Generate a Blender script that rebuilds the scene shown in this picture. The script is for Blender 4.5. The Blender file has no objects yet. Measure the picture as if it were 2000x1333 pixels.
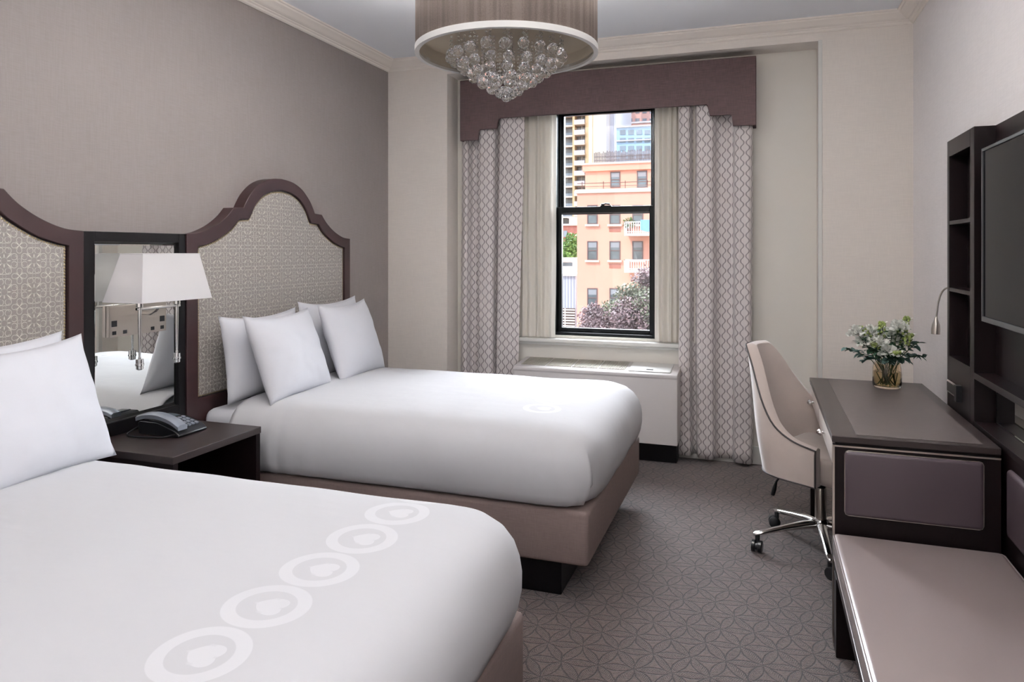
import bpy, bmesh, math, random
from mathutils import Vector, Matrix, noise
random.seed(7)
PI = math.pi
S = bpy.context.scene
COL = S.collection

# ------------------------------------------------------------------ camera facts
H0 = 1.43                     # camera height
TAN = 485.0 / 1393.0
COT, SIN, COS = 1 / TAN, math.sin(math.atan(TAN)), math.cos(math.atan(TAN))
def WX(u, Y): return Y * COT * (u - 1485.0) / (u + 3001.0)
def WZ(u, v, Y): return H0 + (490.0 - v) * Y / (SIN * (u + 3001.0))

# ------------------------------------------------------------------ object helpers
FR = {}
def setp(o, label=None, cat=None, group=None, kind=None):
    if label: o['label'] = label
    if cat: o['category'] = cat
    if group: o['group'] = group
    if kind: o['kind'] = kind
    return o
def thing(name, label, cat, loc=(0, 0, 0), rotz=0.0, group=None, kind=None):
    o = bpy.data.objects.new(name, None); COL.objects.link(o)
    o.empty_display_size = 0.05
    o.location = loc; o.rotation_euler = (0, 0, rotz)
    FR[o.name] = (Matrix.Translation(Vector(loc)) @ Matrix.Rotation(rotz, 4, 'Z')).inverted()
    return setp(o, label, cat, group, kind)
class MB:
    def __init__(s):
        s.bm = bmesh.new(); s.uv = s.bm.loops.layers.uv.new('UVMap')
    def box(s, x0, x1, y0, y1, z0, z1, bev=0.0, seg=2):
        r = bmesh.ops.create_cube(s.bm, size=1.0)
        vs = r['verts']
        for v in vs:
            v.co = Vector(((x0 + x1) / 2 + v.co.x * (x1 - x0), (y0 + y1) / 2 + v.co.y * (y1 - y0), (z0 + z1) / 2 + v.co.z * (z1 - z0)))
        if bev > 0:
            es = list({e for v in vs for e in v.link_edges})
            r = bmesh.ops.bevel(s.bm, geom=es, offset=bev, segments=seg, affect='EDGES', profile=0.5)
            vs = list({v for f in r['faces'] for v in f.verts} | {v for v in vs if v.is_valid})
        return vs
    def obox(s, c, ax, ay, az, hx, hy, hz, bev=0.0):
        vs = s.box(-hx, hx, -hy, hy, -hz, hz, bev)
        ax, ay, az = Vector(ax).normalized(), Vector(ay).normalized(), Vector(az).normalized()
        for v in vs: v.co = Vector(c) + ax * v.co.x + ay * v.co.y + az * v.co.z
        return vs
    def prism(s, pts, fn, a, b):
        """extrude polygon pts (2d) between depth a and b; fn(p,q,d)->xyz"""
        A = [s.bm.verts.new(fn(p, q, a)) for p, q in pts]; B = [s.bm.verts.new(fn(p, q, b)) for p, q in pts]
        n = len(pts)
        s.bm.faces.new(A[::-1]); s.bm.faces.new(B)
        for i in range(n): s.bm.faces.new((A[i], A[(i + 1) % n], B[(i + 1) % n], B[i]))
    def ringloft(s, rings, cap0=True, cap1=True, closed=True):
        R = [[s.bm.verts.new(p) for p in r] for r in rings]
        n = len(R[0])
        for i in range(len(R) - 1):
            for j in range(n if closed else n - 1):
                k = (j + 1) % n
                s.bm.faces.new((R[i][j], R[i][k], R[i + 1][k], R[i + 1][j]))
        if closed and cap0: s.bm.faces.new(R[0][::-1])
        if closed and cap1: s.bm.faces.new(R[-1])
        return R
    def lathe(s, prof, c=(0, 0, 0), n=24, cap=True):
        rings = [[(c[0] + r * math.cos(2 * PI * j / n), c[1] + r * math.sin(2 * PI * j / n), c[2] + z) for j in range(n)] for r, z in prof]
        s.ringloft(rings, cap, cap)
    def tube(s, pts, r, n=8, closed=False, cap=True):
        pts = [Vector(p) for p in pts]; N = len(pts)
        rr = r if isinstance(r, (list, tuple)) else [r] * N
        rings = []; up = None
        for i, p in enumerate(pts):
            if closed: t = pts[(i + 1) % N] - pts[i - 1]
            else: t = pts[min(i + 1, N - 1)] - pts[max(i - 1, 0)]
            t.normalize()
            if up is None:
                up = Vector((0, 0, 1)) if abs(t.z) < .9 else Vector((1, 0, 0))
            a = up - t * up.dot(t)
            if a.length < 1e-5: a = t.orthogonal()
            a.normalize(); b = t.cross(a); up = a
            rings.append([p + (a * math.cos(2 * PI * j / n) + b * math.sin(2 * PI * j / n)) * rr[i] for j in range(n)])
        if closed:
            rings.append(rings[0]); s.ringloft(rings, False, False)
        else: s.ringloft(rings, cap, cap)
    def ball(s, c, r, sub=2, sc=(1, 1, 1)):
        q = bmesh.ops.create_icosphere(s.bm, subdivisions=sub, radius=r)
        for v in q['verts']: v.co = Vector(c) + Vector((v.co.x * sc[0], v.co.y * sc[1], v.co.z * sc[2]))
    def grid(s, nu, nv, fn, uvfn=None, wrap=False):
        V = [[s.bm.verts.new(fn(i / nu, j / nv)) for j in range(nv + 1)] for i in range(nu + (0 if wrap else 1))]
        for i in range(nu):
            i2 = (i + 1) % len(V) if wrap else i + 1
            for j in range(nv):
                f = s.bm.faces.new((V[i][j], V[i2][j], V[i2][j + 1], V[i][j + 1]))
                if uvfn:
                    for l, (a, b) in zip(f.loops, ((i, j), (i + 1, j), (i + 1, j + 1), (i, j + 1))):
                        l[s.uv].uv = uvfn(a / nu, b / nv)
        return V
    def face(s, pts, uvs=None):
        f = s.bm.faces.new([s.bm.verts.new(p) for p in pts])
        if uvs:
            for l, q in zip(f.loops, uvs): l[s.uv].uv = q
def obj(name, b, mat, parent=None, loc=None, smooth=False, label=None, bevel=0.0, solid=0.0, sub=0, recalc=True, angle=40):
    """link b.bm (world coordinates) as one mesh; parent = a thing (its frame is used)"""
    bm = b.bm
    if parent is not None: M = FR[parent.name]
    elif loc is not None: M = Matrix.Translation(-Vector(loc))
    else: M = Matrix.Identity(4)
    bmesh.ops.transform(bm, matrix=M, verts=bm.verts)
    if recalc: bmesh.ops.recalc_face_normals(bm, faces=bm.faces)
    me = bpy.data.meshes.new(name); bm.to_mesh(me); bm.free()
    o = bpy.data.objects.new(name, me); COL.objects.link(o)
    me.materials.append(mat)
    if parent is not None:
        o.parent = parent; FR[o.name] = M
    elif loc is not None:
        o.location = loc; FR[o.name] = M
    else: FR[o.name] = M
    if smooth:
        for p in me.polygons: p.use_smooth = True
        try: me.set_sharp_from_angle(angle=math.radians(angle))
        except Exception: pass
    if solid:
        m = o.modifiers.new('s', 'SOLIDIFY'); m.thickness = solid; m.offset = 0
    if bevel:
        m = o.modifiers.new('b', 'BEVEL'); m.width = bevel; m.segments = 2; m.limit_method = 'ANGLE'
    if sub:
        m = o.modifiers.new('u', 'SUBSURF'); m.levels = sub; m.render_levels = sub
    if label: o['label'] = label
    return o
def struct(name, b, mat, parent=None, **k):
    o = obj(name, b, mat, parent, **k)
    if parent is None: o['kind'] = 'structure'
    return o
def copy_tree(o, parent=None):
    c = o.copy(); COL.objects.link(c)
    if parent is not None: c.parent = parent
    for ch in list(o.children): copy_tree(ch, c)
    return c
def wbox(name, mat, parent, *a, bev=0.0, smooth=False, label=None):
    b = MB(); b.box(*a, bev=bev); return obj(name, b, mat, parent, smooth=smooth or bev > 0, label=label)
def crom(P, n=6):
    """catmull-rom through points"""
    out = []
    for i in range(len(P) - 1):
        p0 = P[max(i - 1, 0)]; p1 = P[i]; p2 = P[i + 1]; p3 = P[min(i + 2, len(P) - 1)]
        for k in range(n):
            t = k / n
            out.append(tuple(0.5 * ((2 * b) + (-a + c) * t + (2 * a - 5 * b + 4 * c - d) * t * t + (-a + 3 * b - 3 * c + d) * t ** 3) for a, b, c, d in zip(p0, p1, p2, p3)))
    out.append(tuple(P[-1])); return out
def sstep(a, b, x):
    t = min(1, max(0, (x - a) / (b - a))); return t * t * (3 - 2 * t)

# ------------------------------------------------------------------ node maths
class X:
    nt = None
    def __init__(s, sock): s.s = sock
    @staticmethod
    def op(o, *a):
        n = X.nt.nodes.new('ShaderNodeMath'); n.operation = o
        for i, q in enumerate(a):
            if isinstance(q, X): X.nt.links.new(q.s, n.inputs[i])
            else: n.inputs[i].default_value = q
        return X(n.outputs[0])
    def __add__(s, o): return X.op('ADD', s, o)
    __radd__ = __add__
    def __sub__(s, o): return X.op('SUBTRACT', s, o)
    def __rsub__(s, o): return X.op('SUBTRACT', o, s)
    def __mul__(s, o): return X.op('MULTIPLY', s, o)
    __rmul__ = __mul__
    def __truediv__(s, o): return X.op('DIVIDE', s, o)
    def __neg__(s): return X.op('MULTIPLY', s, -1.0)
def ab(a): return X.op('ABSOLUTE', a)
def fr(a): return X.op('FRACT', a)
def flo(a): return X.op('FLOOR', a)
def rnd(a): return X.op('ROUND', a)
def mx(a, b): return X.op('MAXIMUM', a, b)
def mn(a, b): return X.op('MINIMUM', a, b)
def sn(a): return X.op('SINE', a)
def cs(a): return X.op('COSINE', a)
def sq(a): return X.op('SQRT', a)
def ss(a, lo, hi):
    n = X.nt.nodes.new('ShaderNodeMapRange'); n.interpolation_type = 'SMOOTHSTEP'
    X.nt.links.new(a.s, n.inputs[0]); n.inputs[1].default_value = lo; n.inputs[2].default_value = hi
    return X(n.outputs[0])
def below(a, t, w): return 1.0 - ss(a, t - w, t + w)       # 1 where a<t
def mat_new(name):
    m = bpy.data.materials.new(name); m.use_nodes = True
    X.nt = m.node_tree
    return m, m.node_tree, m.node_tree.nodes['Principled BSDF']
def coords(nt, kind='Object'):
    t = nt.nodes.new('ShaderNodeTexCoord'); sp = nt.nodes.new('ShaderNodeSeparateXYZ')
    nt.links.new(t.outputs[kind], sp.inputs[0])
    return t.outputs[kind], X(sp.outputs[0]), X(sp.outputs[1]), X(sp.outputs[2])
def noi(nt, vec, scale, detail=2, rough=.5, stretch=None):
    if stretch:
        mp = nt.nodes.new('ShaderNodeMapping'); nt.links.new(vec, mp.inputs[0]); mp.inputs['Scale'].default_value = stretch; vec = mp.outputs[0]
    n = nt.nodes.new('ShaderNodeTexNoise'); n.inputs['Scale'].default_value = scale; n.inputs['Detail'].default_value = detail; n.inputs['Roughness'].default_value = rough
    nt.links.new(vec, n.inputs['Vector']); return X(n.outputs['Fac'])
def mixc(nt, fac, a, b):
    n = nt.nodes.new('ShaderNodeMix'); n.data_type = 'RGBA'
    if isinstance(fac, X): nt.links.new(fac.s, n.inputs[0])
    else: n.inputs[0].default_value = fac
    for i, c in ((6, a), (7, b)):
        if isinstance(c, tuple): n.inputs[i].default_value = (*c, 1)
        else: nt.links.new(c, n.inputs[i])
    return n.outputs[2]
def bump(nt, p, h, strength=.3, dist=.002, prev=None):
    n = nt.nodes.new('ShaderNodeBump'); n.inputs['Strength'].default_value = strength; n.inputs['Distance'].default_value = dist
    nt.links.new(h.s, n.inputs['Height']); nt.links.new(n.outputs[0], p.inputs['Normal'])
def srgb(r, g, b):
    f = lambda c: (c / 255 / 12.92) if c / 255 <= .04045 else ((c / 255 + .055) / 1.055) ** 2.4
    return (f(r), f(g), f(b))
def plain(name, col, rough=.5, metal=0, var=.0, vscale=8, bmp=0, bscale=200, bdist=.001, coat=0, sheen=0, spec=None, stretch=None):
    m, nt, p = mat_new(name)
    vec, x, y, z = coords(nt)
    if var:
        n = noi(nt, vec, vscale, 3, stretch=stretch)
        nt.links.new(mixc(nt, ss(n, .3, .7), tuple(c * (1 - var) for c in col), tuple(min(1, c * (1 + var)) for c in col)), p.inputs['Base Color'])
    else: p.inputs['Base Color'].default_value = (*col, 1)
    p.inputs['Roughness'].default_value = rough; p.inputs['Metallic'].default_value = metal
    if coat: p.inputs['Coat Weight'].default_value = coat; p.inputs['Coat Roughness'].default_value = .15
    if sheen: p.inputs['Sheen Weight'].default_value = sheen; p.inputs['Sheen Roughness'].default_value = .4
    if spec is not None: p.inputs['Specular IOR Level'].default_value = spec
    if bmp: bump(nt, p, noi(nt, vec, bscale, 2, stretch=stretch), bmp, bdist)
    return m
def linen(name, col, var=.12, rough=.85, sc=260, bmp=.25):
    """woven textile: crossed stretched threads"""
    m, nt, p = mat_new(name)
    vec, x, y, z = coords(nt)
    a = noi(nt, vec, sc, 2, stretch=(.06, .06, 1)); b = noi(nt, vec, sc, 2, stretch=(1, 1, .05)); c = noi(nt, vec, 3, 2)
    t = a * .5 + b * .5
    nt.links.new(mixc(nt, ss(t * .8 + c * .2, .36, .64), tuple(q * (1 - var) for q in col), tuple(q * (1 + var) for q in col)), p.inputs['Base Color'])
    p.inputs['Roughness'].default_value = rough
    p.inputs['Specular IOR Level'].default_value = .25
    bump(nt, p, t, bmp, .0008)
    return m

M = {}
M['ceil'] = plain('ceiling_paint', srgb(246, 248, 252), .9)
M['crown'] = plain('crown_paint', srgb(244, 236, 227), .55)
M['cream'] = linen('cream_wallcover', srgb(236, 228, 220), .03, bmp=.12)
M['paint'] = plain('cream_paint', srgb(230, 225, 216), .7)
M['white_paint'] = plain('white_paint', srgb(222, 220, 214), .5)
M['taupe'] = linen('taupe_wallcover', srgb(146, 138, 136), .05)
M['right'] = linen('pale_wallcover', srgb(248, 243, 242), .03, bmp=.12)
M['wood'] = plain('dark_wood', srgb(22, 14, 15), .38, spec=.18, var=.14, vscale=14, stretch=(1, 1, .08), bmp=.1, bscale=60)
M['wood2'] = plain('walnut_top', srgb(46, 37, 36), .36, var=.08, vscale=16, stretch=(1, .08, 1))
M['leathertop'] = plain('desk_inset', srgb(86, 77, 76), .42, var=.04, vscale=30, bmp=.08, bscale=500)
M['hbframe'] = plain('mahogany_frame', srgb(50, 31, 32), .42, var=.08, vscale=20, stretch=(1, .2, 1))
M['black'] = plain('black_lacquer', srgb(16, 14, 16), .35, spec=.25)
M['sheet'] = plain('white_cotton', srgb(220, 220, 225), .9, bmp=.25, bscale=9, bdist=.006, sheen=.1, spec=.2)
M['base'] = linen('bed_base_fabric', srgb(126, 110, 105), .08, sc=420, bmp=.3)
M['valance'] = linen('valance_fabric', srgb(88, 72, 72), .2, sc=300)
M['chrome'] = plain('chrome', (.78, .77, .75), .12, 1)
M['nickel'] = plain('brushed_nickel', (.55, .50, .45), .3, 1)
M['bronze'] = plain('brass_nails', srgb(176, 160, 128), .35, .85)
M['mirror'] = plain('mirror_glass', (.86, .88, .86), .01, 1)
M['plastic'] = plain('black_plastic', srgb(24, 25, 28), .3)
M['silverplastic'] = plain('silver_plastic', srgb(150, 156, 166), .3, .4)
M['ptac'] = plain('ivory_enamel', srgb(202, 196, 193), .45)
M['ptac2'] = plain('white_enamel', srgb(228, 226, 222), .4)
M['frame'] = plain('black_window_paint', srgb(12, 15, 16), .3, spec=.2)
M['velvet'] = plain('beige_velvet', srgb(196, 182, 174), .85, var=.04, vscale=9, sheen=.6, bmp=.15, bscale=400)
M['piping'] = plain('dark_piping', srgb(46, 38, 38), .6)
M['vinyl'] = plain('taupe_vinyl', srgb(142, 129, 126), .27, bmp=.1, bscale=700, bdist=.0005, spec=.55)
M['vinyl_dark'] = plain('plum_leather', srgb(78, 66, 72), .36, bmp=.1, bscale=500, bdist=.0005)
M['drawer'] = plain('pearl_leather', srgb(205, 194, 188), .35, bmp=.06, bscale=300)
M['screen'] = plain('tv_glass', (.004, .004, .005), .12, spec=.03)
M['bezel'] = plain('tv_bezel', srgb(62, 62, 64), .35, .4)
M['drum_in'] = plain('drum_lining', srgb(190, 176, 154), .7)
M['rim'] = plain('shade_rim', srgb(214, 212, 208), .5)
M['stem'] = plain('green_stem', srgb(70, 92, 52), .6)
M['leaf'] = plain('dark_leaf', srgb(52, 84, 62), .55, var=.25, vscale=40)
M['leaf2'] = plain('yellow_green_bud', srgb(150, 165, 92), .6, var=.2, vscale=60)
M['petal'] = plain('white_petal', srgb(240, 240, 232), .7)
M['euca'] = plain('eucalyptus_leaf', srgb(74, 100, 92), .6)

def m_drum():
    m, nt, p = mat_new('drum_fabric')
    vec, x, y, z = coords(nt)
    t = noi(nt, vec, 60, 2, stretch=(1, 1, .02)) * .7 + noi(nt, vec, 300, 1) * .3
    nt.links.new(mixc(nt, ss(t, .35, .65), srgb(122, 109, 101), srgb(150, 136, 127)), p.inputs['Base Color'])
    p.inputs['Roughness'].default_value = .7; bump(nt, p, t, .2, .001); return m
M['drum'] = m_drum()
def m_carpet():
    m, nt, p = mat_new('leaf_carpet')
    vec, x, y, z = coords(nt)
    a = .124; h = a * math.sqrt(3) / 2
    wob = (noi(nt, vec, 11, 3) - .5) * .022
    x0 = x + wob; y0 = y + wob
    best = None; veins = None
    for k in range(3):
        th = math.radians(8 + 60 * k); c, s = math.cos(th), math.sin(th)
        xr = x0 * c + y0 * s; yr = y0 * c - x0 * s
        n = rnd(yr / h)
        par = ab(fr(n * .5) * 2.0)
        yy = yr - n * h
        t = fr(xr / a + par * .5)
        w = t * (1.0 - t) * (4 * .0180)
        d = w - ab(yy)
        best = d if best is None else mx(best, d)
        vv = sn((t * a - ab(yy) * .9) * 760.0) * ss(d, .0, .004)
        veins = vv if veins is None else veins + vv
    leaf = ss(best, -.001, .005)
    edge = below(ab(best + .001), .0026, .0017)
    fine = noi(nt, vec, 260, 3, .6); mid = noi(nt, vec, 70, 3, .6)
    v = fine * .66 + mid * .40 + veins * .11 - edge * .26 - leaf * .04 - .01
    nt.links.new(mixc(nt, ss(v, .27, .66), srgb(32, 24, 22), srgb(112, 94, 89)), p.inputs['Base Color'])
    p.inputs['Roughness'].default_value = .6
    p.inputs['Specular IOR Level'].default_value = .5
    p.inputs['Sheen Weight'].default_value = .22; p.inputs['Sheen Roughness'].default_value = .35
    bump(nt, p, v, 1.0, .008)
    return m
M['carpet'] = m_carpet()
def m_curtain():
    m, nt, p = mat_new('ogee_curtain')
    t = nt.nodes.new('ShaderNodeUVMap'); sp = nt.nodes.new('ShaderNodeSeparateXYZ'); nt.links.new(t.outputs[0], sp.inputs[0])
    u, v = X(sp.outputs[0]), X(sp.outputs[1])
    S_, P_ = .034, .068
    n = rnd(u / S_)                      # boundary index
    du = u - n * S_
    sg = 1.0 - ab(fr(n * .5) * 2.0) * 2.0
    w = cs(v * (2 * PI / P_)) * sg
    w = w * (1.25 - ab(w) * .25) * .0098
    line = below(ab(du - w), .0042, .0020)
    c = mixc(nt, line, srgb(216, 208, 206), srgb(134, 125, 125))
    nt.links.new(c, p.inputs['Base Color'])
    p.inputs['Roughness'].default_value = .7; p.inputs['Sheen Weight'].default_value = .2
    vec = nt.nodes.new('ShaderNodeTexCoord').outputs['Object']
    bump(nt, p, noi(nt, vec, 500, 1) * .3 - line, .25, .001)
    return m
M['curtain'] = m_curtain()
def m_sheer():
    m, nt, p = mat_new('sheer_voile')
    out = nt.nodes['Material Output']
    d = nt.nodes.new('ShaderNodeBsdfDiffuse'); d.inputs[0].default_value = (*srgb(246, 240, 230), 1)
    tl = nt.nodes.new('ShaderNodeBsdfTranslucent'); tl.inputs[0].default_value = (*srgb(246, 240, 230), 1)
    tr = nt.nodes.new('ShaderNodeBsdfTransparent')
    a = nt.nodes.new('ShaderNodeMixShader'); a.inputs[0].default_value = .25; nt.links.new(d.outputs[0], a.inputs[1]); nt.links.new(tl.outputs[0], a.inputs[2])
    b = nt.nodes.new('ShaderNodeMixShader'); b.inputs[0].default_value = .08; nt.links.new(a.outputs[0], b.inputs[1]); nt.links.new(tr.outputs[0], b.inputs[2])
    nt.links.new(b.outputs[0], out.inputs[0]); return m
M['sheer'] = m_sheer()
def m_glass_thin(name, tint=(1, 1, 1), g=.05):
    m, nt, p = mat_new(name)
    out = nt.nodes['Material Output']
    tr = nt.nodes.new('ShaderNodeBsdfTransparent'); tr.inputs[0].default_value = (*tint, 1)
    gl = nt.nodes.new('ShaderNodeBsdfGlossy'); gl.inputs['Roughness'].default_value = .02
    b = nt.nodes.new('ShaderNodeMixShader'); b.inputs[0].default_value = g
    nt.links.new(tr.outputs[0], b.inputs[1]); nt.links.new(gl.outputs[0], b.inputs[2]); nt.links.new(b.outputs[0], out.inputs[0]); return m
M['pane'] = m_glass_thin('window_glass')
def m_glass(name, col=(1, 1, 1), ior=1.5, rough=0):
    m, nt, p = mat_new(name)
    p.inputs['Base Color'].default_value = (*col, 1); p.inputs['Transmission Weight'].default_value = 1; p.inputs['IOR'].default_value = ior; p.inputs['Roughness'].default_value = rough
    return m
M['crystal'] = m_glass('cut_crystal', (1, 1, 1), 1.6)
M['vase'] = m_glass('smoky_glass', srgb(238, 226, 206), 1.4)
M['water'] = m_glass('water', srgb(225, 220, 190), 1.33)
def m_shade(name, col, em):
    m, nt, p = mat_new(name)
    out = nt.nodes['Material Output']
    d = nt.nodes.new('ShaderNodeBsdfDiffuse'); d.inputs[0].default_value = (*col, 1)
    tl = nt.nodes.new('ShaderNodeBsdfTranslucent'); tl.inputs[0].default_value = (*col, 1)
    a = nt.nodes.new('ShaderNodeMixShader'); a.inputs[0].default_value = em; nt.links.new(d.outputs[0], a.inputs[1]); nt.links.new(tl.outputs[0], a.inputs[2])
    nt.links.new(a.outputs[0], out.inputs[0]); return m
M['shade'] = m_shade('lamp_shade_linen', srgb(248, 246, 246), .35)
def m_bulb(name, col, st):
    m, nt, p = mat_new(name)
    p.inputs['Emission Color'].default_value = (*col, 1); p.inputs['Emission Strength'].default_value = st; return m
M['bulb'] = m_bulb('lit_bulb', (1, .95, .9), 4)
M['diffuser'] = m_bulb('lit_diffuser', (1, .95, .88), 5)
def m_damask():
    m, nt, p = mat_new('headboard_damask')
    vec, x, y, z = coords(nt)
    L = .115
    a = ab((fr(y / L) - .5) * L); b = ab((fr(z / L) - .5) * L)
    hi = mx(a, b); lo = mn(a, b)
    def dist(px, py, qx, qy): 
        dx = px - qx; dy = py - qy
        return sq(dx * dx + dy * dy)
    r = sq(a * a + b * b)
    rb = dist(hi, lo, L / 2, L / 2)
    ln = lambda d, w: below(ab(d), w, .0009)
    els = []
    els.append(below(ab(a - b) - (.0040 - ab(r - .027) * .20), .0, .0009) * ss(r, .014, .016) * below(r, .040, .001))
    els.append(below(lo - (.0026 - ab(hi - .018) * .28), .0, .0008) * below(ab(hi - .018), .008, .001))
    els.append(ln(r - .0125, .0006) * .6)
    els.append(ln(dist(hi, lo, .0375, .0150) - .0120, .0010) * ss(r, .028, .031))
    els.append(ln(dist(hi, lo, .0310, .0040) - .0190, .0008) * ss(hi - lo, .02, .024))
    els.append(below(ab(a - b) - (.0034 - ab(rb - .009) * .25), .0, .0008) * below(rb, .020, .001))
    els.append(ln(dist(hi, lo, .0575, .0380) - .0100, .0009) * ss(rb, .012, .014))
    els.append(ln(dist(hi, lo, .0575, .0000) - .0070, .0006) * .5)
    f = els[0]
    for e in els[1:]: f = mx(f, e)
    th = noi(nt, vec, 700, 1)
    base = mixc(nt, ss(th, .3, .7), srgb(132, 125, 120), srgb(150, 143, 137))
    nt.links.new(mixc(nt, f * .92, base, srgb(214, 209, 200)), p.inputs['Base Color'])
    p.inputs['Roughness'].default_value = .55; p.inputs['Sheen Weight'].default_value = .3
    bump(nt, p, f + th * .3, .3, .001)
    return m
M['damask'] = m_damask()
def m_duvet():
    """white cotton with the woven chain of rings and hearts along the foot (object x,y)"""
    m, nt, p = mat_new('duvet_cotton')
    vec, x, y, z = coords(nt)
    xx = x - 0.0
    k = y / .185
    yy = (fr(k + .5) - .5) * .185
    r = sq(xx * xx + yy * yy)
    ring = below(ab(r - .075), .0145, .0015)
    s_ = .030
    hy = (xx / s_) - .10; hx = yy / s_
    q = hx * hx + hy * hy - 1.0
    heart = below(q * q * q - hx * hx * hy * hy * hy, 0, .02)
    ok = below(ab(y), .648, .002) * ss(z, .2, .25)
    f = mx(ring, heart) * ok
    nt.links.new(mixc(nt, f, srgb(199, 198, 200), srgb(212, 211, 213)), p.inputs['Base Color'])
    p.inputs['Roughness'].default_value = .85
    p.inputs['Specular IOR Level'].default_value = .25
    w = noi(nt, vec, 3.0, 3, .6, stretch=(1, .35, 1)) * .6 + noi(nt, vec, 9, 3, stretch=(.5, 1, .4)) * .22
    bump(nt, p, w, .55, .025)
    return m
M['duvet'] = m_duvet()

# =================================================================== THE ROOM
XL, XR, YP, YB, YR, ZC = -2.694, .87, 4.85, 5.05, -1.9, 2.87
RX0, RX1, ZS = -2.20, .348, 2.745
b = MB(); b.box(XL - .15, XR + .15, YR - .15, YB + .25, -.12, 0); struct('floor', b, M['carpet'])
b = MB(); b.box(XL - .15, XR + .15, YR - .15, YB + .25, ZC, ZC + .12); struct('ceiling', b, M['ceil'])
b = MB(); b.box(XL - .15, XL, YR - .15, YB + .25, 0, ZC); struct('wall_left', b, M['taupe'])
b = MB(); b.box(XR, XR + .15, YR - .15, YB + .25, 0, ZC); struct('wall_right', b, M['right'])
b = MB(); b.box(XL, XR, YR - .15, YR, 0, ZC); struct('wall_rear', b, M['cream'])
# window wall: two piers, beam, recessed panel with the opening
OX0, OX1, OZ0, OZ1 = -1.436, -.699, .81, 2.50
b = MB()
b.box(XL, RX0, YP, YB + .25, 0, ZC); b.box(RX1, XR, YP, YB + .25, 0, ZC); b.box(RX0, RX1, YP, YB + .25, ZS, ZC)
struct('wall_window', b, M['cream'])
b = MB()
b.box(RX0, OX0, YB, YB + .25, 0, ZS); b.box(OX1, RX1, YB, YB + .25, 0, ZS)
b.box(OX0, OX1, YB, YB + .25, 0, OZ0); b.box(OX0, OX1, YB, YB + .25, OZ1, ZS)
struct('wall_recess', b, M['paint'])
# crown moulding: profile (out from wall, down from ceiling)
CP = [(0, 0), (.100, 0), (.100, -.010), (.090, -.012), (.086, -.020), (.070, -.030), (.050, -.044), (.036, -.050), (.030, -.050), (.027, -.056), (.018, -.060), (.014, -.068), (.006, -.073), (0, -.073)]
def crown(name, fn, a, b_):
    m = MB(); m.prism(CP, fn, a, b_); struct(name, m, M['crown'])
def crown_mitre(name, wallfn, a, b_, ma, mb):
    m = MB(); A = [m.bm.verts.new(wallfn(p, q, a + ma * p)) for p, q in CP]; B = [m.bm.verts.new(wallfn(p, q, b_ - mb * p)) for p, q in CP]
    n = len(CP); m.bm.faces.new(A[::-1]); m.bm.faces.new(B)
    for i in range(n): m.bm.faces.new((A[i], A[(i + 1) % n], B[(i + 1) % n], B[i]))
    struct(name, m, M['crown'])
crown_mitre('trim_1', lambda p, q, d: (XL + p, d, ZC + q), YR, YP, 1, 1)
crown_mitre('trim_2', lambda p, q, d: (XR - p, d, ZC + q), YR, YP, 1, 1)
crown_mitre('trim_3', lambda p, q, d: (d, YP - p, ZC + q), XL, XR, 1, 1)
crown_mitre('trim_4', lambda p, q, d: (d, YR + p, ZC + q), XL, XR, 1, 1)
def baseb(name, *a):
    b = MB()
    for q in a: b.box(*q)
    struct(name, b, M['white_paint'], bevel=.004)
baseb('baseboard_window', (XL + .015, RX0, YP - .015, YP, 0, .12), (RX1, XR - .015, YP - .015, YP, 0, .12), (RX0, RX1, YB - .010, YB, 0, .12), (RX1 - .012, RX1, YP, YB - .015, 0, .12))
baseb('baseboard_left', (XL, XL + .015, YR, YP, 0, .12))
baseb('baseboard_right', (XR - .015, XR, YR, YP, 0, .12))
baseb('baseboard_rear', (XL + .015, XR - .015, YR, YR + .015, 0, .12))
# corner bead on the right pier
b = MB(); b.box(RX1 - .006, RX1 + .018, YP - .006, YP + .004, .12, ZS + .004, bev=.003); b.box(RX1 - .006, RX1, YP, YP + .03, .12, ZS); struct('trim_5', b, M['white_paint'])
# sill
b = MB(); b.box(-1.76, -.44, 4.985, YB + .03, .762, .790, bev=.008); b.box(-1.74, -.46, 5.02, YB, .74, .762, bev=.004); struct('trim_6', b, M['white_paint'], smooth=True)

# window
win = thing('window_1', None, None, ((OX0 + OX1) / 2, 5.12, OZ0), kind='structure')
b = MB()
b.box(OX0, OX0 + .016, 5.07, 5.26, OZ0, OZ1); b.box(OX1 - .016, OX1, 5.07, 5.26, OZ0, OZ1)
b.box(OX0 + .016, OX1 - .016, 5.07, 5.26, OZ0, OZ0 + .022); b.box(OX0 + .016, OX1 - .016, 5.07, 5.26, 2.47, OZ1)
b.box(OX0 + .016, OX0 + .026, 5.155, 5.175, OZ0 + .022, 2.47); b.box(OX1 - .026, OX1 - .016, 5.155, 5.175, OZ0 + .022, 2.47)
obj('window_frame', b, M['frame'], win, bevel=.002)
def sash(name, y0, y1, z0, z1, bot, top, st):
    b = MB(); x0, x1 = OX0 + .016, OX1 - .016
    b.box(x0, x0 + st, y0, y1, z0, z1); b.box(x1 - st, x1, y0, y1, z0, z1)
    b.box(x0 + st, x1 - st, y0, y1, z0, z0 + bot); b.box(x0 + st, x1 - st, y0, y1, z1 - top, z1)
    s = obj(name, b, M['frame'], win, bevel=.003)
    g = MB(); g.box(x0 + st, x1 - st, (y0 + y1) / 2 - .002, (y0 + y1) / 2 + .002, z0 + bot, z1 - top)
    obj('pane', g, M['pane'], s)
    return s
lower = sash('sash', 5.11, 5.15, OZ0 + .022, 1.752, .03, .045, .030)
sash('sash', 5.18, 5.22, 1.70, 2.47, .05, .030, .030)
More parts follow.
